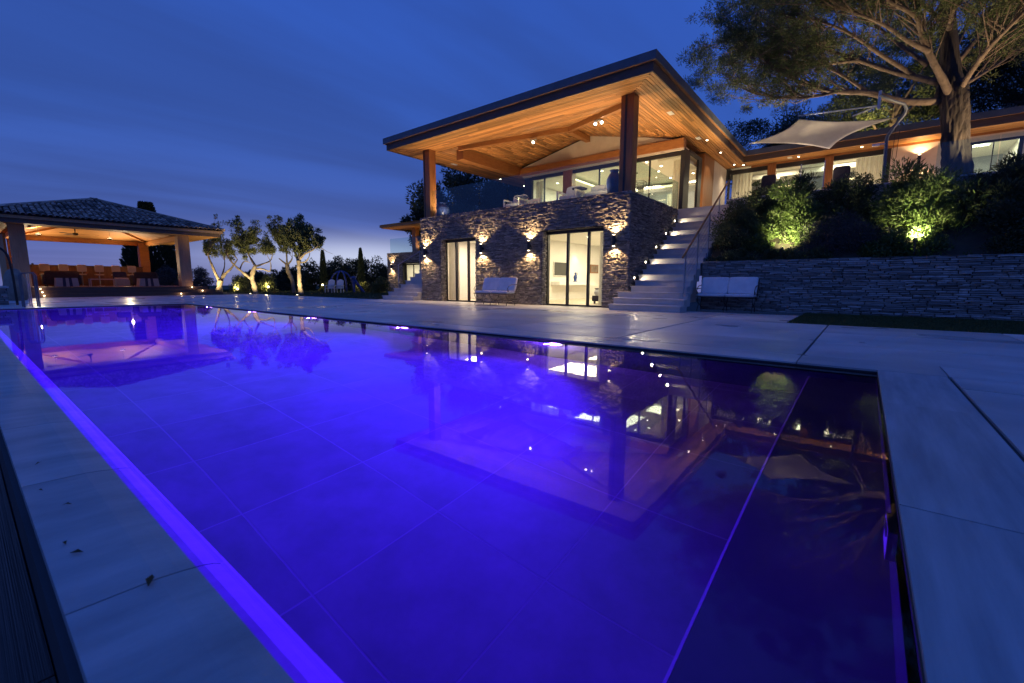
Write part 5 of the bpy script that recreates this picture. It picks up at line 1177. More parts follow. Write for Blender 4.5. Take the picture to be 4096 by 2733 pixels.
O4, b4 = olive('shaded olive tree half hidden behind the right lit olive', 33.0, [(1000, 850, .2), (985, 760, .22), (950, 680, .22), (935, 600, .2)],
      [([(935, 610, 0), (890, 575, .2), (860, 550, .3)], .11), ([(940, 610, 0), (975, 570, -.2), (985, 540, -.2)], .10), ([(935, 600, 0), (930, 500, .2), (910, 420, .3)], .10)],
      [(900, 380, 100, 150, 30), (840, 260, 90, 130, 16), (760, 230, 50, 90, 7), (960, 300, 70, 140, 14)], 10000, None)
O3, b3 = olive('right lit olive tree with a straight pale trunk and a broad green crown', 28.3, [(1072, 900, .26), (1055, 800, .19), (1050, 690, .18), (1045, 620, .18), (1045, 570, .20)],
      [([(1045, 580, 0), (1020, 520, .2), (1000, 450, .3), (980, 380, .3)], .13), ([(1050, 580, 0), (1060, 480, 0), (1070, 380, 0)], .13), ([(1055, 560, 0), (1100, 510, -.2), (1170, 475, -.3), (1230, 430, -.4)], .11), ([(1060, 590, 0), (1110, 580, -.1), (1140, 540, -.2), (1150, 500, -.2)], .07), ([(1235, 430, -.4), (1300, 480, -.5), (1370, 510, -.5)], .03)],
      [(1040, 360, 120, 170, 46), (1150, 370, 110, 140, 34), (1050, 200, 60, 90, 10), (1220, 350, 80, 90, 14), (940, 330, 70, 150, 14)], 17000, None)
for b, lab, ox, wts in ((b1, 'lawn uplight at the foot of the left olive tree', .8, 620), (b2_, 'lawn uplight at the foot of the middle olive tree', 1.0, 680), (b3, 'lawn uplight at the foot of the right olive tree', 1.0, 740)):
    p = Vector((b.x + ox, b.y - .75, .0)); t_ = thing('lawn_uplight', lab, 'garden lamp', p, 'uplights under the olive trees')
    MB().lathe((p.x, p.y, .0), [(.10, 0), (.11, .05), (.10, .06)], 12).build('rim', M['frame'], t_); MB().lathe((p.x, p.y, .061), [(.045, 0), (.045, .008)], 12).build('lens', M['warm'], t_)
    spot('up_light', (p.x, p.y, .10), (b.x, b.y, 2.6), wts, (1, .80, .40), 125, .7, .05, t_)

# ---- hedge and shrubs at the end of the lawn
HLAB = ['dark shrub behind the trunk of the middle olive tree', 'dark shrub behind the gap between the middle and right olives', 'dark shrub just left of the shaded olive trunk', 'dark shrub behind the shaded olive trunk', 'dark shrub behind the right olive trunk', 'dark shrub just right of the right olive trunk', 'dark shrub left of the left cypress of the hedge', 'dark shrub behind the left cypress of the hedge', 'dark shrub between the left cypress and the swing dome', 'dark shrub right behind the swing dome', 'dark shrub behind the blue legs of the swing', 'dark shrub behind the right cypress of the hedge', 'dark shrub right of the right cypress', 'dark shrub between the right cypress and the stone wing', 'dark shrub against the corner of the distant stone wing']
for i in range(15):
    x = 640 + i * 88 + rnd.uniform(-20, 20); dpt = 43 + rnd.uniform(-2, 4); hh = [2.3, 2.0, 2.2, 2.4, 2.6, 2.6, 3.2, 3.0, 3.5, 3.9, 3.6, 4.0, 3.6, 4.0, 3.8][i]
    c = at(*ZD(x, 850), dpt); c.z = 0
    bush('hedge_shrub', HLAB[i], c, (1.5, 1.3, hh), 2600, .22, .10, M['dark_leaf'], 'dark shrubs closing the lawn', lumps=18, stems=2)
for x, y, h, lab in ((1287, 510, 3.7, 'thin pointed cypress in the hedge left of the swing frame'), (1640, 505, 3.9, 'thin pointed cypress in the hedge right of the swing frame')):
    c = at(*ZD(x, 850), 40.5); c.z = 0; t_ = thing('cypress', lab, 'tree', c)
    zz = rng.uniform(.02, 1, 2600); a = rng.uniform(0, 2 * PI, 2600); r = .36 * (1 - zz) ** .5 * rng.uniform(.5, 1, 2600)
    cc_ = np.column_stack([c.x + r * np.cos(a), c.y + r * np.sin(a), zz * h * .97]); foliage('foliage', M['hedge_leaf'], cc_, unit(np.column_stack([np.cos(a) * .4, np.sin(a) * .4, np.ones(2600)])), .22, .07, t_)
    MB().tube([(c.x, c.y, -.05), (c.x, c.y, h * .5)], [.07, .03], 7).build('trunk', M['limb'], t_)
for x, d_, s_, lab in ((490, 38, (1.3, 1, 1.5), 'lit green shrub between the left and middle olive trunks'), (740, 37, (1.1, 1, 1.6), 'lit yellow green shrub right of the middle olive trunk'), (1330, 37.5, (1.2, .7, .75), 'low flowering shrub with yellow glints left of the swing'), (1640, 38, (1.0, .7, 1.0), 'low shrub lit by a garden lamp right of the swing'), (1830, 34, (1.0, .8, 1.3), 'dark shrub on the lawn beside the garden steps')):
    c = at(*ZD(x, 850), d_); c.z = 0; bush('garden_shrub', lab, c, s_, 3000, .12, .06, M['olive_leaf'], lumps=20, stems=3)
for x, y, d_, w_, lab in ((1270, 800, 36.8, 12, 'small yellow garden lamp at the low shrub left of the swing'), (1605, 798, 37.2, 40, 'bright round garden lamp right of the swing frame'), (470, 840, 37.2, 60, 'hidden garden lamp behind the left olive trunk'), (760, 820, 36.2, 60, 'hidden garden lamp beside the middle olive trunk')):
    c = at(*ZD(x, y), d_); t_ = thing('garden_lamp', lab, 'garden lamp', (c.x, c.y, 0)); zc_ = max(c.z, .12)
    MB().tube([(c.x, c.y, 0), (c.x, c.y, zc_ - .05)], .02, 6).build('stake', M['frame'], t_); MB().lathe((c.x, c.y, zc_ - .05), [(.03, 0), (.07, .03), (.08, .07), (.06, .11), (.02, .13)], 10).build('globe', M['bulb'], t_)
    point('lamp_light', (c.x - .0, c.y - .15, zc_ + .18), w_, (1, .78, .35), .06, t_)
# cypress and shrubs behind the pavilion
def Vp(x, y): return .383 * x, 750 + .383 * y
c = at(*Vp(1610, 1030), 44); c.z = 0
t_ = thing('cypress', 'broad dark cypress standing behind the right end of the pavilion', 'tree', c)
zz = rng.random(16000) ** 1.3; a = rng.uniform(0, 2 * PI, 16000); r = 2.15 * np.clip(np.interp(zz, [0, .3, .6, .8, .88, 1], [1, 1, .74, .40, .27, .16]), 0, 1) * rng.uniform(.6, 1.03, 16000)
cc_ = np.column_stack([c.x + r * np.cos(a), c.y + r * np.sin(a), .3 + zz * 8.0]); foliage('foliage', M['dark_leaf'], cc_, unit(np.column_stack([np.cos(a) * .7, np.sin(a) * .7, np.full(16000, .8)])), .38, .13, t_); MB().tube([(c.x, c.y, -.1), (c.x, c.y, 6)], [.25, .08], 8).build('trunk', M['limb'], t_)
for x, d_, s_, lab in ((1760, 38, (1.5, 1.2, 2.2), 'grey leaved shrub seen through the pavilion left of its right post'), (2080, 40, (1.6, 1.2, 2.3), 'grey leaved shrub right of the pavilion post')):
    c = at(*Vp(x, 1060), d_); c.z = 0; bush('grey_shrub', lab, c, s_, 5000, .14, .06, M['grey_leaf'], lumps=26, stems=3)

# ================================================================== POOL PAVILION
PVX, PVY = -38.0, 6.0
pv = thing('pavilion', 'open pool pavilion with a tiled hip roof, square posts and a glowing timber ceiling', 'pavilion', (PVX, PVY, 0))
rfm = MB(); ap = (PVX, PVY, 5.80); ec = [(PVX + 5.3, PVY - 5.3, 4.06), (PVX + 5.3, PVY + 5.3, 4.06), (PVX - 5.3, PVY + 5.3, 4.06), (PVX - 5.3, PVY - 5.3, 4.06)]
rfm.add(ec + [ap], [(0, 1, 4), (1, 2, 4), (2, 3, 4), (3, 0, 4)]); proof = rfm.build('roof', M['roof_under'], pv)
# canal tiles: half barrels laid in courses on the slopes
def tile_mesh(up):
    v_, f_ = [], []; k = 6
    for e, (z, s_) in enumerate(((-.5, 1.0), (.5, .86))):
        for o_ in (1.0, .78):
            for i in range(k + 1):
                a = PI * i / k; v_.append((.5 * s_ * o_ * math.cos(a), z, (.5 * s_ * o_ * math.sin(a)) * (1 if up else -1)))
    n1 = k + 1
    for i in range(k):
        f_ += [(i, i + 1, 2 * n1 + i + 1, 2 * n1 + i), (n1 + i, i, i + 1, n1 + i + 1)]
    me = bpy.data.meshes.new('roof_tile'); me.from_pydata(v_, [], f_); me.materials.append(M['terracotta']); me.update(); return me
tme = tile_mesh(True); tv_ = np.array([v.co[:] for v in tme.vertices]); tf_ = np.array([p.vertices[:] for p in tme.polygons])
tl = []
slope = math.atan2(1.74, 5.3); sl_len = math.hypot(1.74, 5.3)
for face in range(4):
    ang = (PI / 2, PI, -PI / 2, 0)[face]            # local -y is downslope
    Rz = Matrix.Rotation(ang, 3, 'Z')
    ncol = 44
    for ci in range(-ncol // 2, ncol // 2):
        u = (ci + .5) * .24
        top = sl_len * (1 - abs(u) / 5.3)
        y = 0.0; k = 0
        while y < top - .05:
            s_ = y + .21; h = s_ / sl_len
            loc = Vector((u, -(5.36 - s_ * math.cos(slope)), 4.06 + s_ * math.sin(slope) + .035 + rnd.uniform(0, .02)))
            p = Rz @ loc; m_ = Rz @ Matrix.Rotation(slope - .05, 3, 'X')
            tl.append((face, Vector((PVX + p.x, PVY + p.y, p.z)), m_)); y += .36
cand = [(-proj(t[1])[2], t) for t in tl if t[0] in (0,) and 0 < proj(t[1])[0] < 1000]
cand.sort(key=lambda q: -q[0]); single = set(id(t[1]) for _, t in cand[:300])
V, Fq = [], []; nn = 0
for fc_, p, m_ in tl:
    sz = (.215, .44, .17)
    if id(p) in single: piece('roof_tile', tme, proof, p, (m_ @ Matrix.Rotation(rnd.uniform(-.04, .04), 3, 'Z')).to_euler(), sz)
    else: V.append((tv_ * np.array(sz)) @ np.array(m_).T + np.array(p)); Fq.append(tf_ + nn); nn += len(tv_)
o = raw_mesh('tile_courses', M['terracotta'], np.concatenate(V), np.concatenate(Fq), proof, worg(proof), 4); o['kind'] = 'stuff'
for k in range(4):                                   # ridge tiles along the hips
    a, b = Vector(ec[k]), Vector(ap); mb = MB(); mb.tube([a + Vector((0, 0, .08)), b + Vector((0, 0, .10))], .10, 8); mb.build('hip_tiles', M['terracotta'], proof)
E3 = PVX + 5.22, PVX - 5.22, PVY - 5.22, PVY + 5.22
def ring(x0, x1, y0, y1, th, z0, z1):
    return MB().box(x0 - th, x0, y0, y1, z0, z1).box(x1, x1 + th, y0, y1, z0, z1).box(x0, x1, y1 - th, y1, z0, z1).box(x0, x1, y0, y0 + th, z0, z1)
ring(E3[0], E3[0], E3[2], E3[3], .04, 3.88, 4.05)
f1 = MB(); f1.box(E3[0] - .05, E3[0], E3[2], E3[3], 3.90, 4.055).box(E3[1], E3[1] + .05, E3[2], E3[3], 3.90, 4.055).box(E3[1] + .05, E3[0] - .05, E3[3] - .05, E3[3], 3.90, 4.055).box(E3[1] + .05, E3[0] - .05, E3[2], E3[2] + .05, 3.90, 4.055); f1.build('fascia_board', M['pav_post'], pv)
q_ = .12; f2 = MB(); f2.box(E3[0] - .05 - q_, E3[0] - q_, E3[2] + q_, E3[3] - q_, 3.69, 3.898).box(E3[1] + q_, E3[1] + q_ + .05, E3[2] + q_, E3[3] - q_, 3.69, 3.898).box(E3[1] + .05 + q_, E3[0] - .05 - q_, E3[3] - .05 - q_, E3[3] - q_, 3.69, 3.898).box(E3[1] + .05 + q_, E3[0] - .05 - q_, E3[2] + q_, E3[2] + .05 + q_, 3.69, 3.898); f2.build('lower_fascia', M['dark_board'], pv)
# ceiling: flat soffit ring and shallow vault
so4 = MB(); i0, i1, j0, j1 = PVX - 3.7, PVX + 3.7, PVY - 3.2, PVY + 3.2
so4.box(E3[1] + .1, i0, E3[2] + .1, E3[3] - .1, 3.70, 3.74).box(i1, E3[0] - .18, E3[2] + .1, E3[3] - .1, 3.70, 3.74).box(i0, i1, j1, E3[3] - .1, 3.70, 3.74).box(i0, i1, E3[2] + .1, j0, 3.70, 3.74); so4.build('soffit', M['pav_wood'], pv)
vt = MB().add([(i0, j0, 3.74), (i1, j0, 3.74), (i1, j1, 3.74), (i0, j1, 3.74), (PVX, PVY, 4.75)], [(0, 4, 1), (1, 4, 2), (2, 4, 3), (3, 4, 0)]).build('ceiling', M['pav_wood'], pv)
for c in ((i0, j0), (i1, j0), (i1, j1), (i0, j1)): MB().beam((c[0], c[1], 3.72), (PVX, PVY, 4.66), .14, .2).build('hip_beam', M['pav_wood'], pv)
for x0, x1, y0, y1 in ((-34.45, -33.85, 9.05, 9.65), (-34.45, -33.85, 2.05, 2.6), (-42.2, -41.65, 8.75, 9.3), (-42.2, -41.65, 2.4, 2.95)): B(x0, x1, y0, y1, .53, 3.695).build('post', M['pav_post'] if x0 > -40 else M['pav_wood'], pv)
B(-42.1, -41.75, 2.96, 8.74, 3.42, 3.695).build('beam', M['pav_wood'], pv); B(-41.6, -34.5, 9.1, 9.4, 3.42, 3.695).build('beam', M['pav_wood'], pv); B(-41.6, -34.5, 2.3, 2.6, 3.42, 3.695).build('beam', M['pav_wood'], pv)
B(-41.5, -36.5, 1.95, 2.05, .53, 3.40).build('side_screen', M['pav_wood'], pv)
fan = thing('ceiling_fan', 'dark ceiling fan with two glowing lamps under the pavilion ceiling', 'ceiling fan', (PVX, PVY - 1, 3.7))
MB().tube([(PVX, PVY - 1, 4.35), (PVX, PVY - 1, 3.72)], .03, 8).lathe((PVX, PVY - 1, 3.62), [(.10, 0), (.14, .05), (.12, .14)], 12).build('motor', M['iron'], fan)
for k in range(3):
    a = k * 2 * PI / 3 + 1.35; d = Vector((math.cos(a), math.sin(a), 0)); s_ = Vector((-d.y, d.x, .15)) * .09; p0 = Vector((PVX, PVY - 1, 3.69)) + d * .13; p1 = p0 + d * .95
    MB().add([p0 - s_ * .6, p1 - s_, p1 + s_, p0 + s_ * .6], [(0, 1, 2, 3)]).build('blade', M['iron'], fan)
for dy, w_ in ((-1.6, 200), (1.5, 200)):
    p = (PVX + .4, PVY - 1 + dy, 3.45); t_ = thing('ceiling_lamp', ('glowing uplight lamp left of the pavilion fan', 'glowing uplight lamp right of the pavilion fan')[dy > 0], 'ceiling lamp', p, 'uplights under the pavilion ceiling')
    MB().lathe(p, [(.05, 0), (.14, .05), (.15, .08)], 12).build('bowl', M['iron'], t_); MB().lathe((p[0], p[1], p[2] + .081), [(.12, 0), (.12, .006)], 12).build('lens', M['warm'], t_); MB().tube([(p[0], p[1], p[2] + .0), (p[0], p[1] , 4.3)], .008, 5).build('rod', M['iron'], t_)
    spot('up_light', (p[0], p[1], p[2] + .12), (p[0], p[1], 6), w_, (1, .62, .26), 165, .6, .05, t_)
for y, lab in ((3.3, 'small uplight added on the left end of the pavilion bar'), (7.9, 'small uplight added on the right end of the pavilion bar')):
    t_ = thing('added_bar_uplight', lab, 'lamp', (-41.3, y, 1.88), 'added uplights on the pavilion bar')
    MB().lathe((-41.3, y, 1.881), [(.05, 0), (.06, .08), (.055, .085)], 10).build('lamp_body', M['iron'], t_)
    spot('up_light', (-41.3, y, 1.99), (-38.6, y + (.8 if y < 5 else -.8), 4.0), 420, (1, .76, .46), 150, .7, .05, t_).data.specular_factor = 0  # two unseen lamps added to brighten the pavilion ceiling
# platform and steps
plf = thing('deck_platform', 'raised timber platform with three lit steps under the pavilion', 'platform', (PVX, PVY, 0))
B(-44.0, -33.75, 1.0, 10.4, .0, .50).build('core', M['dark_board'], plf)
y = 1.0
while y < 10.39: B(-44, -33.74, y, min(y + .138, 10.4), .501, .53).build('plank', M['deck'], plf); y += .145
for k, (xf, z) in enumerate(((-33.40, .36), (-33.05, .18))):
    B(-33.75 + (k and .35), xf, .7 - .3 * k, 10.7 + .35 * k, 0, z - .03).build('riser', M['dark_board'], plf); B(-33.75 + (k and .35), xf + .02, .7 - .3 * k, 10.7 + .35 * k, z - .03, z).build('tread', M['deck'], plf)
for (x, y, z, lab) in ((-33.72, 2.85, .44, 'upper left step lamp of the pavilion'), (-33.36, 2.88, .27, 'middle left step lamp of the pavilion'), (-33.01, 2.9, .10, 'lower left step lamp of the pavilion'), (-33.72, 9.55, .49, 'upper right step lamp of the pavilion'), (-33.36, 10.0, .27, 'middle right step lamp of the pavilion'), (-33.01, 8.75, .10, 'lower right step lamp of the pavilion')):
    t_ = thing('step_lamp', lab, 'step lamp', (x, y, z), 'recessed lamps in the pavilion steps'); mb = MB(); mb.tube([(x - .04, y, z), (x + .01, y, z)], .032, 10); mb.build('lens', M['step_glow'], t_)
    point('step_light', (x + .12, y, z + .03), 1.6, WARM, .03, t_)
# furniture inside
ct = thing('bar_counter', 'long brown timber bar wall at the back of the pavilion', 'bar counter', (-41, 5.6, .53)); B(-41.3, -41.05, 2.4, 8.7, .53, 1.84).build('front_panel', M['pav_dark'], ct); B(-41.6, -41.0, 2.35, 8.75, 1.842, 1.88).build('counter_top', M['dark_board'], ct)
lst = None
for k in range(6):
    y = 3.68 + .84 * k
    if lst is None:
        lst = thing('bar_stool', 'pale bar stool, leftmost of six along the pavilion bar', 'bar stool', (-40.1, y, .53), 'bar stools along the pavilion counter')
        MB().cushion((-39.98, y, 1.68), (.07, .46, .46), puff=.25).build('backrest', M['beige'], lst, smooth=True); MB().cushion((-40.2, y, 1.28), (.44, .46, .09), puff=.3).build('seat', M['beige'], lst, smooth=True)
        MB().tube([(-40.2, y, .55), (-40.2, y, 1.25)], .035, 8).build('pole', M['steel'], lst); MB().lathe((-40.2, y, .53), [(.22, 0), (.22, .015), (.05, .03)], 14).build('base', M['steel'], lst); MB().tube([(-40.2, y, 1.27), (-39.98, y, 1.30), (-39.96, y, 1.5)], .018, 6).build('back_bracket', M['steel'], lst)
    else: clone(lst, (-40.1, y, .53), 'pale bar stool, ' + ['', 'second from the left', 'third from the left', 'fourth from the left', 'fifth from the left', 'rightmost'][k] + ' of six along the pavilion bar')
for y0, y1, lab in ((3.39, 5.0, 'dark blue sofa at the left, turned towards the bar in the pavilion'), (7.5, 8.85, 'dark sofa at the right beside the back post of the pavilion')):
    t_ = thing('sofa', lab, 'sofa', (-38, (y0 + y1) / 2, .53), 'dark sofas in the pavilion')
    B(-38.9, -38.1, y0 + .1, y1 - .1, .63, .92).build('seat_base', M['cloth_blue'], t_); MB().cushion((-37.95, (y0 + y1) / 2, 1.05), (.28, y1 - y0 - .1, .84), puff=.22).build('backrest', M['cloth_dark'], t_, smooth=True)
    for yy in (y0 + .1, y1 - .1): MB().cushion((-38.4, yy, .95), (1.0, .24, .62), puff=.25).build('armrest', M['cloth_blue'], t_, smooth=True)
    MB().cushion((-38.5, (y0 + y1) / 2, .99), (.72, y1 - y0 - .4, .18), puff=.35).build('seat_cushion', M['cloth_blue'], t_, smooth=True)
    for sx in (-38.8, -38.0):
        for sy in (y0 + .12, y1 - .12): B(sx - .03, sx + .03, sy - .03, sy + .03, .53, .63).build('leg', M['iron'], t_)
for y0, y1, x, lab in ((3.66, 4.62, -36.2, 'striped ottoman in front of the left pavilion sofa'), (7.35, 8.38, -36.2, 'striped ottoman in front of the right pavilion sofa')):
    t_ = thing('ottoman', lab, 'ottoman', (x, (y0 + y1) / 2, .53), 'striped ottomans in the pavilion'); n_ = 7; ym = (y0 + y1) / 2
    for k in range(n_):
        a, b = y0 + (y1 - y0) * k / n_, y0 + (y1 - y0) * (k + 1) / n_; tp = lambda y_: ym + (y_ - ym) * .90
        MB().add([(x - .4, a, .54), (x - .4, b, .54), (x + .4, b, .54), (x + .4, a, .54), (x - .36, tp(a), 1.03), (x - .36, tp(b), 1.03), (x + .36, tp(b), 1.03), (x + .36, tp(a), 1.03)], [(0, 1, 2, 3), (7, 6, 5, 4), (3, 2, 6, 7), (1, 0, 4, 5), (0, 3, 7, 4), (2, 1, 5, 6)]).build('stripe', M['cloth_blue'] if k in (2, 4) else M['stripe_light'], t_)
t_ = thing('coffee_table', 'low pale coffee table in the middle of the pavilion deck', 'table', (-37, 5.8, .53)); B(-37.3, -36.7, 5.22, 6.42, .95, 1.0).build('table_top', M['beige'], t_)
for sx in (-37.26, -36.74):
    for sy in (5.25, 6.39): B(sx - .025, sx + .025, sy - .025, sy + .025, .53, .95).build('leg', M['beige'], t_)
t_ = thing('armchair', 'pale skirted armchair right of the coffee table in the pavilion', 'armchair', (-38, 6.9, .53)); B(-38.3, -37.6, 6.55, 7.25, .53, .95).build('skirt', M['stripe_light'], t_); MB().cushion((-37.95, 6.9, 1.0), (.66, .66, .16), puff=.35).build('seat_cushion', M['beige'], t_, smooth=True); MB().cushion((-38.3, 6.9, 1.2), (.16, .7, .55), puff=.3).build('backrest', M['cloth_blue'], t_, smooth=True)
# at the pool end: grab rails, shower, boulder, stone block
for k, x in enumerate((-21.3, -21.9)):
    t_ = thing('pool_handrail', ('nearer steel grab rail at the far left pool corner', 'farther steel grab rail at the far left pool corner')[k], 'handrail', (x, 1.6, 0), 'grab rails at the far pool corner')
    MB().tube([(x, 1.40, -.02), (x, 1.40, 1.02), (x, 1.44, 1.10), (x, 1.70, 1.12), (x, 1.74, 1.04), (x, 1.74, -.05)], .022, 8).build('rail', M['mast'], t_); MB().tube([(x, 1.57, -.02), (x, 1.57, 1.11)], .018, 8).build('post', M['steel'], t_)
t_ = thing('outdoor_shower', 'dark curved shower pipe standing before the left pavilion post', 'shower', (-23.5, 1.35, 0)); MB().tube(poly([(-23.5, 1.38, -.02), (-23.5, 1.36, 1.2), (-23.5, 1.30, 1.75), (-23.5, 1.14, 2.0), (-23.5, .98, 2.15)], 4), .035, 8).build('pipe', M['iron'], t_); MB().lathe((-23.5, .96, 2.10), [(.08, 0), (.09, .02), (.03, .06)], 12).build('shower_head', M['iron'], t_)
bl = MB()
n0 = 24; m0 = 14
for i in range(m0 + 1):
    ph = -PI / 2 + PI * i / m0
    for j in range(n0):
        th = 2 * PI * j / n0; rr = 1 + .10 * math.sin(3 * th + 1.3) * math.cos(ph) + .06 * math.sin(5 * th + 4 * ph)
        bl.v.append((-29.2 + .8 * rr * math.cos(ph) * math.cos(th), 1.75 + .38 * rr * math.cos(ph) * math.sin(th), .55 + .80 * rr * math.sin(ph)))
for i in range(m0):
    for j in range(n0): q = (j + 1) % n0; bl.f.append((i * n0 + j, i * n0 + q, (i + 1) * n0 + q, (i + 1) * n0 + j))
bl.build('boulder', M['boulder'], None, smooth=True, label='rounded pale boulder standing before the left pavilion post', cat='rock')
t_ = thing('stone_block', 'low stone block wall at the left edge beyond the pool', 'wall', (-24, .5, 0)); core = B(-25.2, -23.9, -1.0, 1.2, 0, .60).build('wall_core', M['slate_dark'], t_)
stone_face(core, SW, (-23.9, 0, 0), (0, 1, 0), (1, 0, 0), lay_courses(-1, 1.2, 0, .6, [], (.05, .08), (.2, .5), random.Random(4)), 40, depth=.06, sink=.03); B(-25.25, -23.82, -1.0, 1.25, .601, .66).build('coping_stone', M['limestone'], t_)

# ================================================================== GARDEN STEPS AND THE FAR WING
gs = thing('garden_steps', 'pale stone steps climbing along the left end of the villa', 'staircase', (-17.5, 13.3, 0))
for k in range(1, 11):
    x0 = -18.80 if k <= 3 else -18.55; x1 = (-16.40 if k <= 1 else -16.45); y0 = 13.30 + .31 * (k - 1); z = .187 * k
    if k <= 3: x0 += .05 * (k - 1)
    st = B(x0 + .03, x1 - .03, y0, y0 + .309, max(0, z - .41), z - .032).build('step', M['limestone'], gs, loc=(-17.5, y0, z)); B(x0, x1, y0 - .028, y0 + .307, z - .032, z).build('tread', M['limestone'], st)
t_ = thing('stair_rail', 'thin steel handrail of the garden steps left of the villa', 'handrail', (-18.5, 14.8, .6))
for y, zb, zt in ((14.1, .56, 1.72), (15.5, 1.5, 2.45)): MB().tube([(-18.5, y, zb), (-18.5, y, zt)], .025, 8).build('post', M['steel'], t_)
MB().tube([(-18.5, 14.05, 1.70), (-18.5, 15.55, 2.47)], .025, 8).build('top_bar', M['steel'], t_)
fw_ = thing('garden_wing', 'distant stone wing with a lit doorway and a small cedar roofed balcony', 'house', (-29, 24, 0))
YD = 24.0; DX = (-30.9, -27.9, 0, 2.42)
w = MB(); w.box(-33.0, DX[0], YD, YD + .4, 0, 2.43); w.box(DX[1], -22, YD, YD + .4, 0, 2.43); w.box(-33.0, -22, YD, YD + .4, 2.43, 3.33); core = w.build('stone_wall', M['slate_dark'], fw_)
stone_face(core, SV, (0, YD, 0), (1, 0, 0), (0, -1, 0), lay_courses(-33, -24, 0, 3.36, [DX], (.05, .09), (.2, .55), random.Random(6)), 60, depth=.08, sink=.045)
f = MB(); f.box(-30.88, -30.8, YD + .3, YD + .38, 0, 2.4); f.box(-28.0, -27.92, YD + .3, YD + .38, 0, 2.4); f.box(-30.8, -28.0, YD + .3, YD + .38, 2.3, 2.4); f.box(-29.9, -29.84, YD + .3, YD + .38, 0, 2.3); f.box(-28.95, -28.89, YD + .3, YD + .38, 0, 2.3); fo = f.build('sliding_door', M['frame'], fw_)
for a, b in ((-30.8, -29.9), (-29.84, -28.95), (-28.89, -28.0)): B(a, b, YD + .33, YD + .34, 0, 2.3).build('pane', M['glass'], fo)
w = MB(); w.box(-31.6, -31.5, YD + .41, 28, 0, 2.6); w.box(-27.4, -27.3, YD + .41, 28, 0, 2.6); w.box(-31.6, -27.3, 28, 28.1, 0, 2.6); w.box(-31.6, -27.3, YD + .41, 28.1, 2.6, 2.7); w.build('room_wall', M['white'], fw_)
area('room_light', (-29.4, 26, 2.55), (-29.4, 26, 0), 130, ROOM, 2, 1.5, fw_)
B(-33, -22, YD + .1, 30, 3.1, 3.34).build('balcony_floor', M['limestone'], fw_)
B(-29.95, -29.5, YD + .3, YD + .7, 3.34, 5.36).build('wood_post', M['cedar_post'], fw_)
B(-32.6, -21, 23.2, 28, 5.36, 5.42).build('soffit', M['cedar_beam'], fw_); B(-32.7, -21, 23.1, 28, 5.422, 5.62).build('fascia', M['dark_board'], fw_)
MB().add([(-32.8, 23.0, 5.63), (-21, 23.0, 5.63), (-21, 28, 6.2), (-32.8, 28, 6.2)], [(0, 1, 2, 3)]).build('roof', M['zinc'], fw_)
t_ = thing('balustrade', 'glass balustrade on the distant balcony left of the villa', 'balustrade', (-29, 24.1, 3.34))
for a in range(5): B(-32.7 + 1.8 * a, -32.7 + 1.8 * a + 1.78, YD + .12, YD + .135, 3.35, 4.58).build('glass_panel', M['rail_glass'], t_)
wall_sconce(-32.25, YD, 1.98, 2.40, 'small up and down wall lamp on the distant stone wing', None, 140, 140)
bl_ = thing('floor_lamp', 'glowing table lamp inside the distant doorway', 'lamp', (-28.6, 25.6, 0)); MB().lathe((-28.6, 25.6, 1.25), [(.16, 0), (.18, .1), (.14, .3)], 12).build('lamp_shade', M['shade'], bl_); MB().tube([(-28.6, 25.6, 0), (-28.6, 25.6, 1.25)], .03, 6).build('stem', M['steel'], bl_)
spot('balcony_light', (-29.0, 24.9, 3.5), (-29.0, 24.4, 6), 120, (1, .66, .3), 150, .7, .05, thing('added_uplight', 'floor uplight on the distant balcony, added to light the cedar roof', 'added floor lamp', (-29.0, 24.9, 3.34)))  # unseen balcony lamp, added to light the soffit above
MB().lathe((-29.0, 24.9, 3.345), [(.08, 0), (.08, .03)], 12).build('lens', M['warm'], [o for o in bpy.data.objects if o.name.startswith('added_uplight') and o.get('label', '').startswith('floor uplight on the distant')][0])

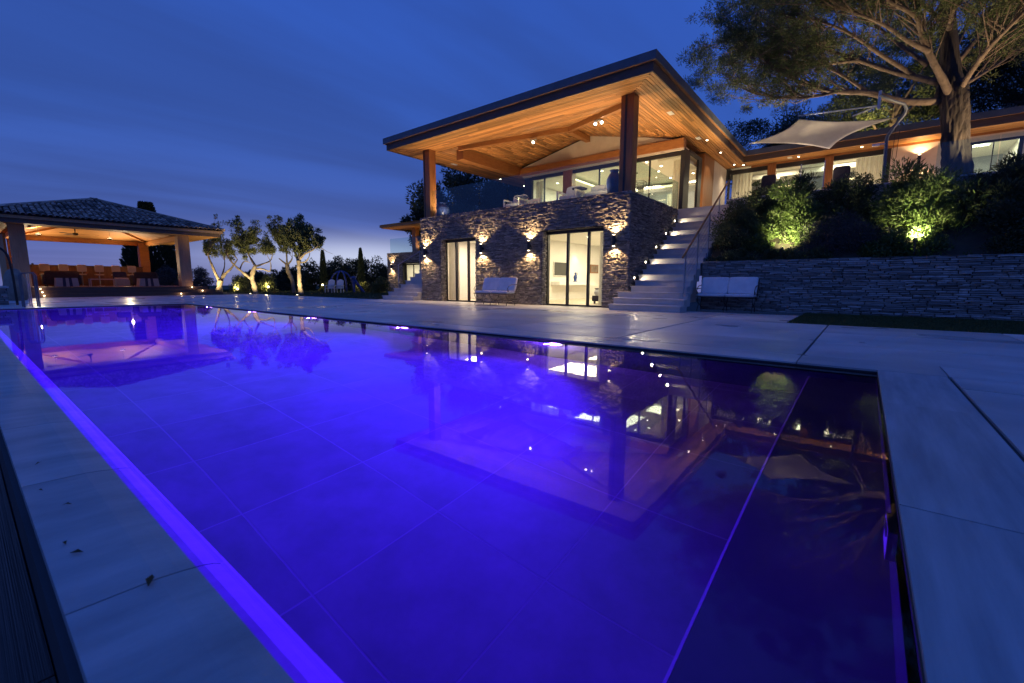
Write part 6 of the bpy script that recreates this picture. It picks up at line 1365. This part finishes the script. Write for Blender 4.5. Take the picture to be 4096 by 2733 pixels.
# ================================================================== SWING FRAME AND WHITE CHAIRS ON THE LAWN
c0 = at(*ZD(1450, 850), 36); c0.z = 0
sw = thing('swing_dome', 'blue arched swing dome standing on the lawn before the hedge', 'swing', c0)
rt = Vector((math.cos(YAW), math.sin(YAW), 0)); fw2 = Vector((-math.sin(YAW), math.cos(YAW), 0))
for k, a0 in enumerate((0.0, .8, -.8, 1.57)):
    ax = rt * math.cos(a0) + fw2 * math.sin(a0)
    MB().tube([c0 + ax * (1.0 * math.cos(t)) + Vector((0, 0, 1.72 * math.sin(t) ** .8 if 0 < t < PI else 0)) for t in np.linspace(0, PI, 18)], .05, 7).build('arch', M['blue_paint'], sw, smooth=True)
top = c0 + rt * 1.0 + Vector((0, 0, 1.15))
for dx_, dy_ in ((.9, -.1), (.15, -.3), (.55, .5)): MB().tube([top, c0 + rt * (1.0 + dx_) + fw2 * dy_], [.10, .06], 8).build('leg', M['blue_paint'], sw)
MB().lathe(top - Vector((0, 0, .1)), [(.12, 0), (.22, .08), (.20, .2), (.1, .26)], 12).build('cap', M['blue_paint'], sw, smooth=True)
for k, off in enumerate((-.34, .36)):
    p = c0 + rt * off - fw2 * 1.5; t_ = thing('lawn_chair', ('left of the two white slatted chairs in front of the swing dome', 'right of the two white slatted chairs in front of the swing dome')[k], 'chair', p, 'white lawn chairs by the swing')
    def bb(u0, u1, v0, v1, z0, z1, name, lean=0.0):
        mb = MB(); vs = []
        for z in (z0, z1):
            for u, v in ((u0, v0), (u1, v0), (u1, v1), (u0, v1)): vs.append(p + rt * u + fw2 * (v + lean * (z - z0)) + Vector((0, 0, z)))
        mb.add(vs, [(3, 2, 1, 0), (4, 5, 6, 7), (0, 1, 5, 4), (1, 2, 6, 5), (2, 3, 7, 6), (3, 0, 4, 7)]).build(name, M['white'], t_)
    for u in (-.27, .24): bb(u, u + .05, -.35, -.28, 0, .56, 'leg'); bb(u, u + .05, .20, .27, 0, .56, 'leg'); bb(u - .03, u + .09, -.42, .30, .56, .60, 'armrest')
    for q in range(5): bb(-.25, .25, -.33 + q * .115, -.33 + q * .115 + .10, .34, .365, 'seat_slat')
    for q in range(6): bb(-.25 + q * .085, -.25 + q * .085 + .074, .22, .245, .34, 1.06 - .02 * abs(q - 2.5) ** 1.6, 'back_slat', .3)
    bb(-.22, .22, .19, .215, .55, .72, 'back_cushion', .3)
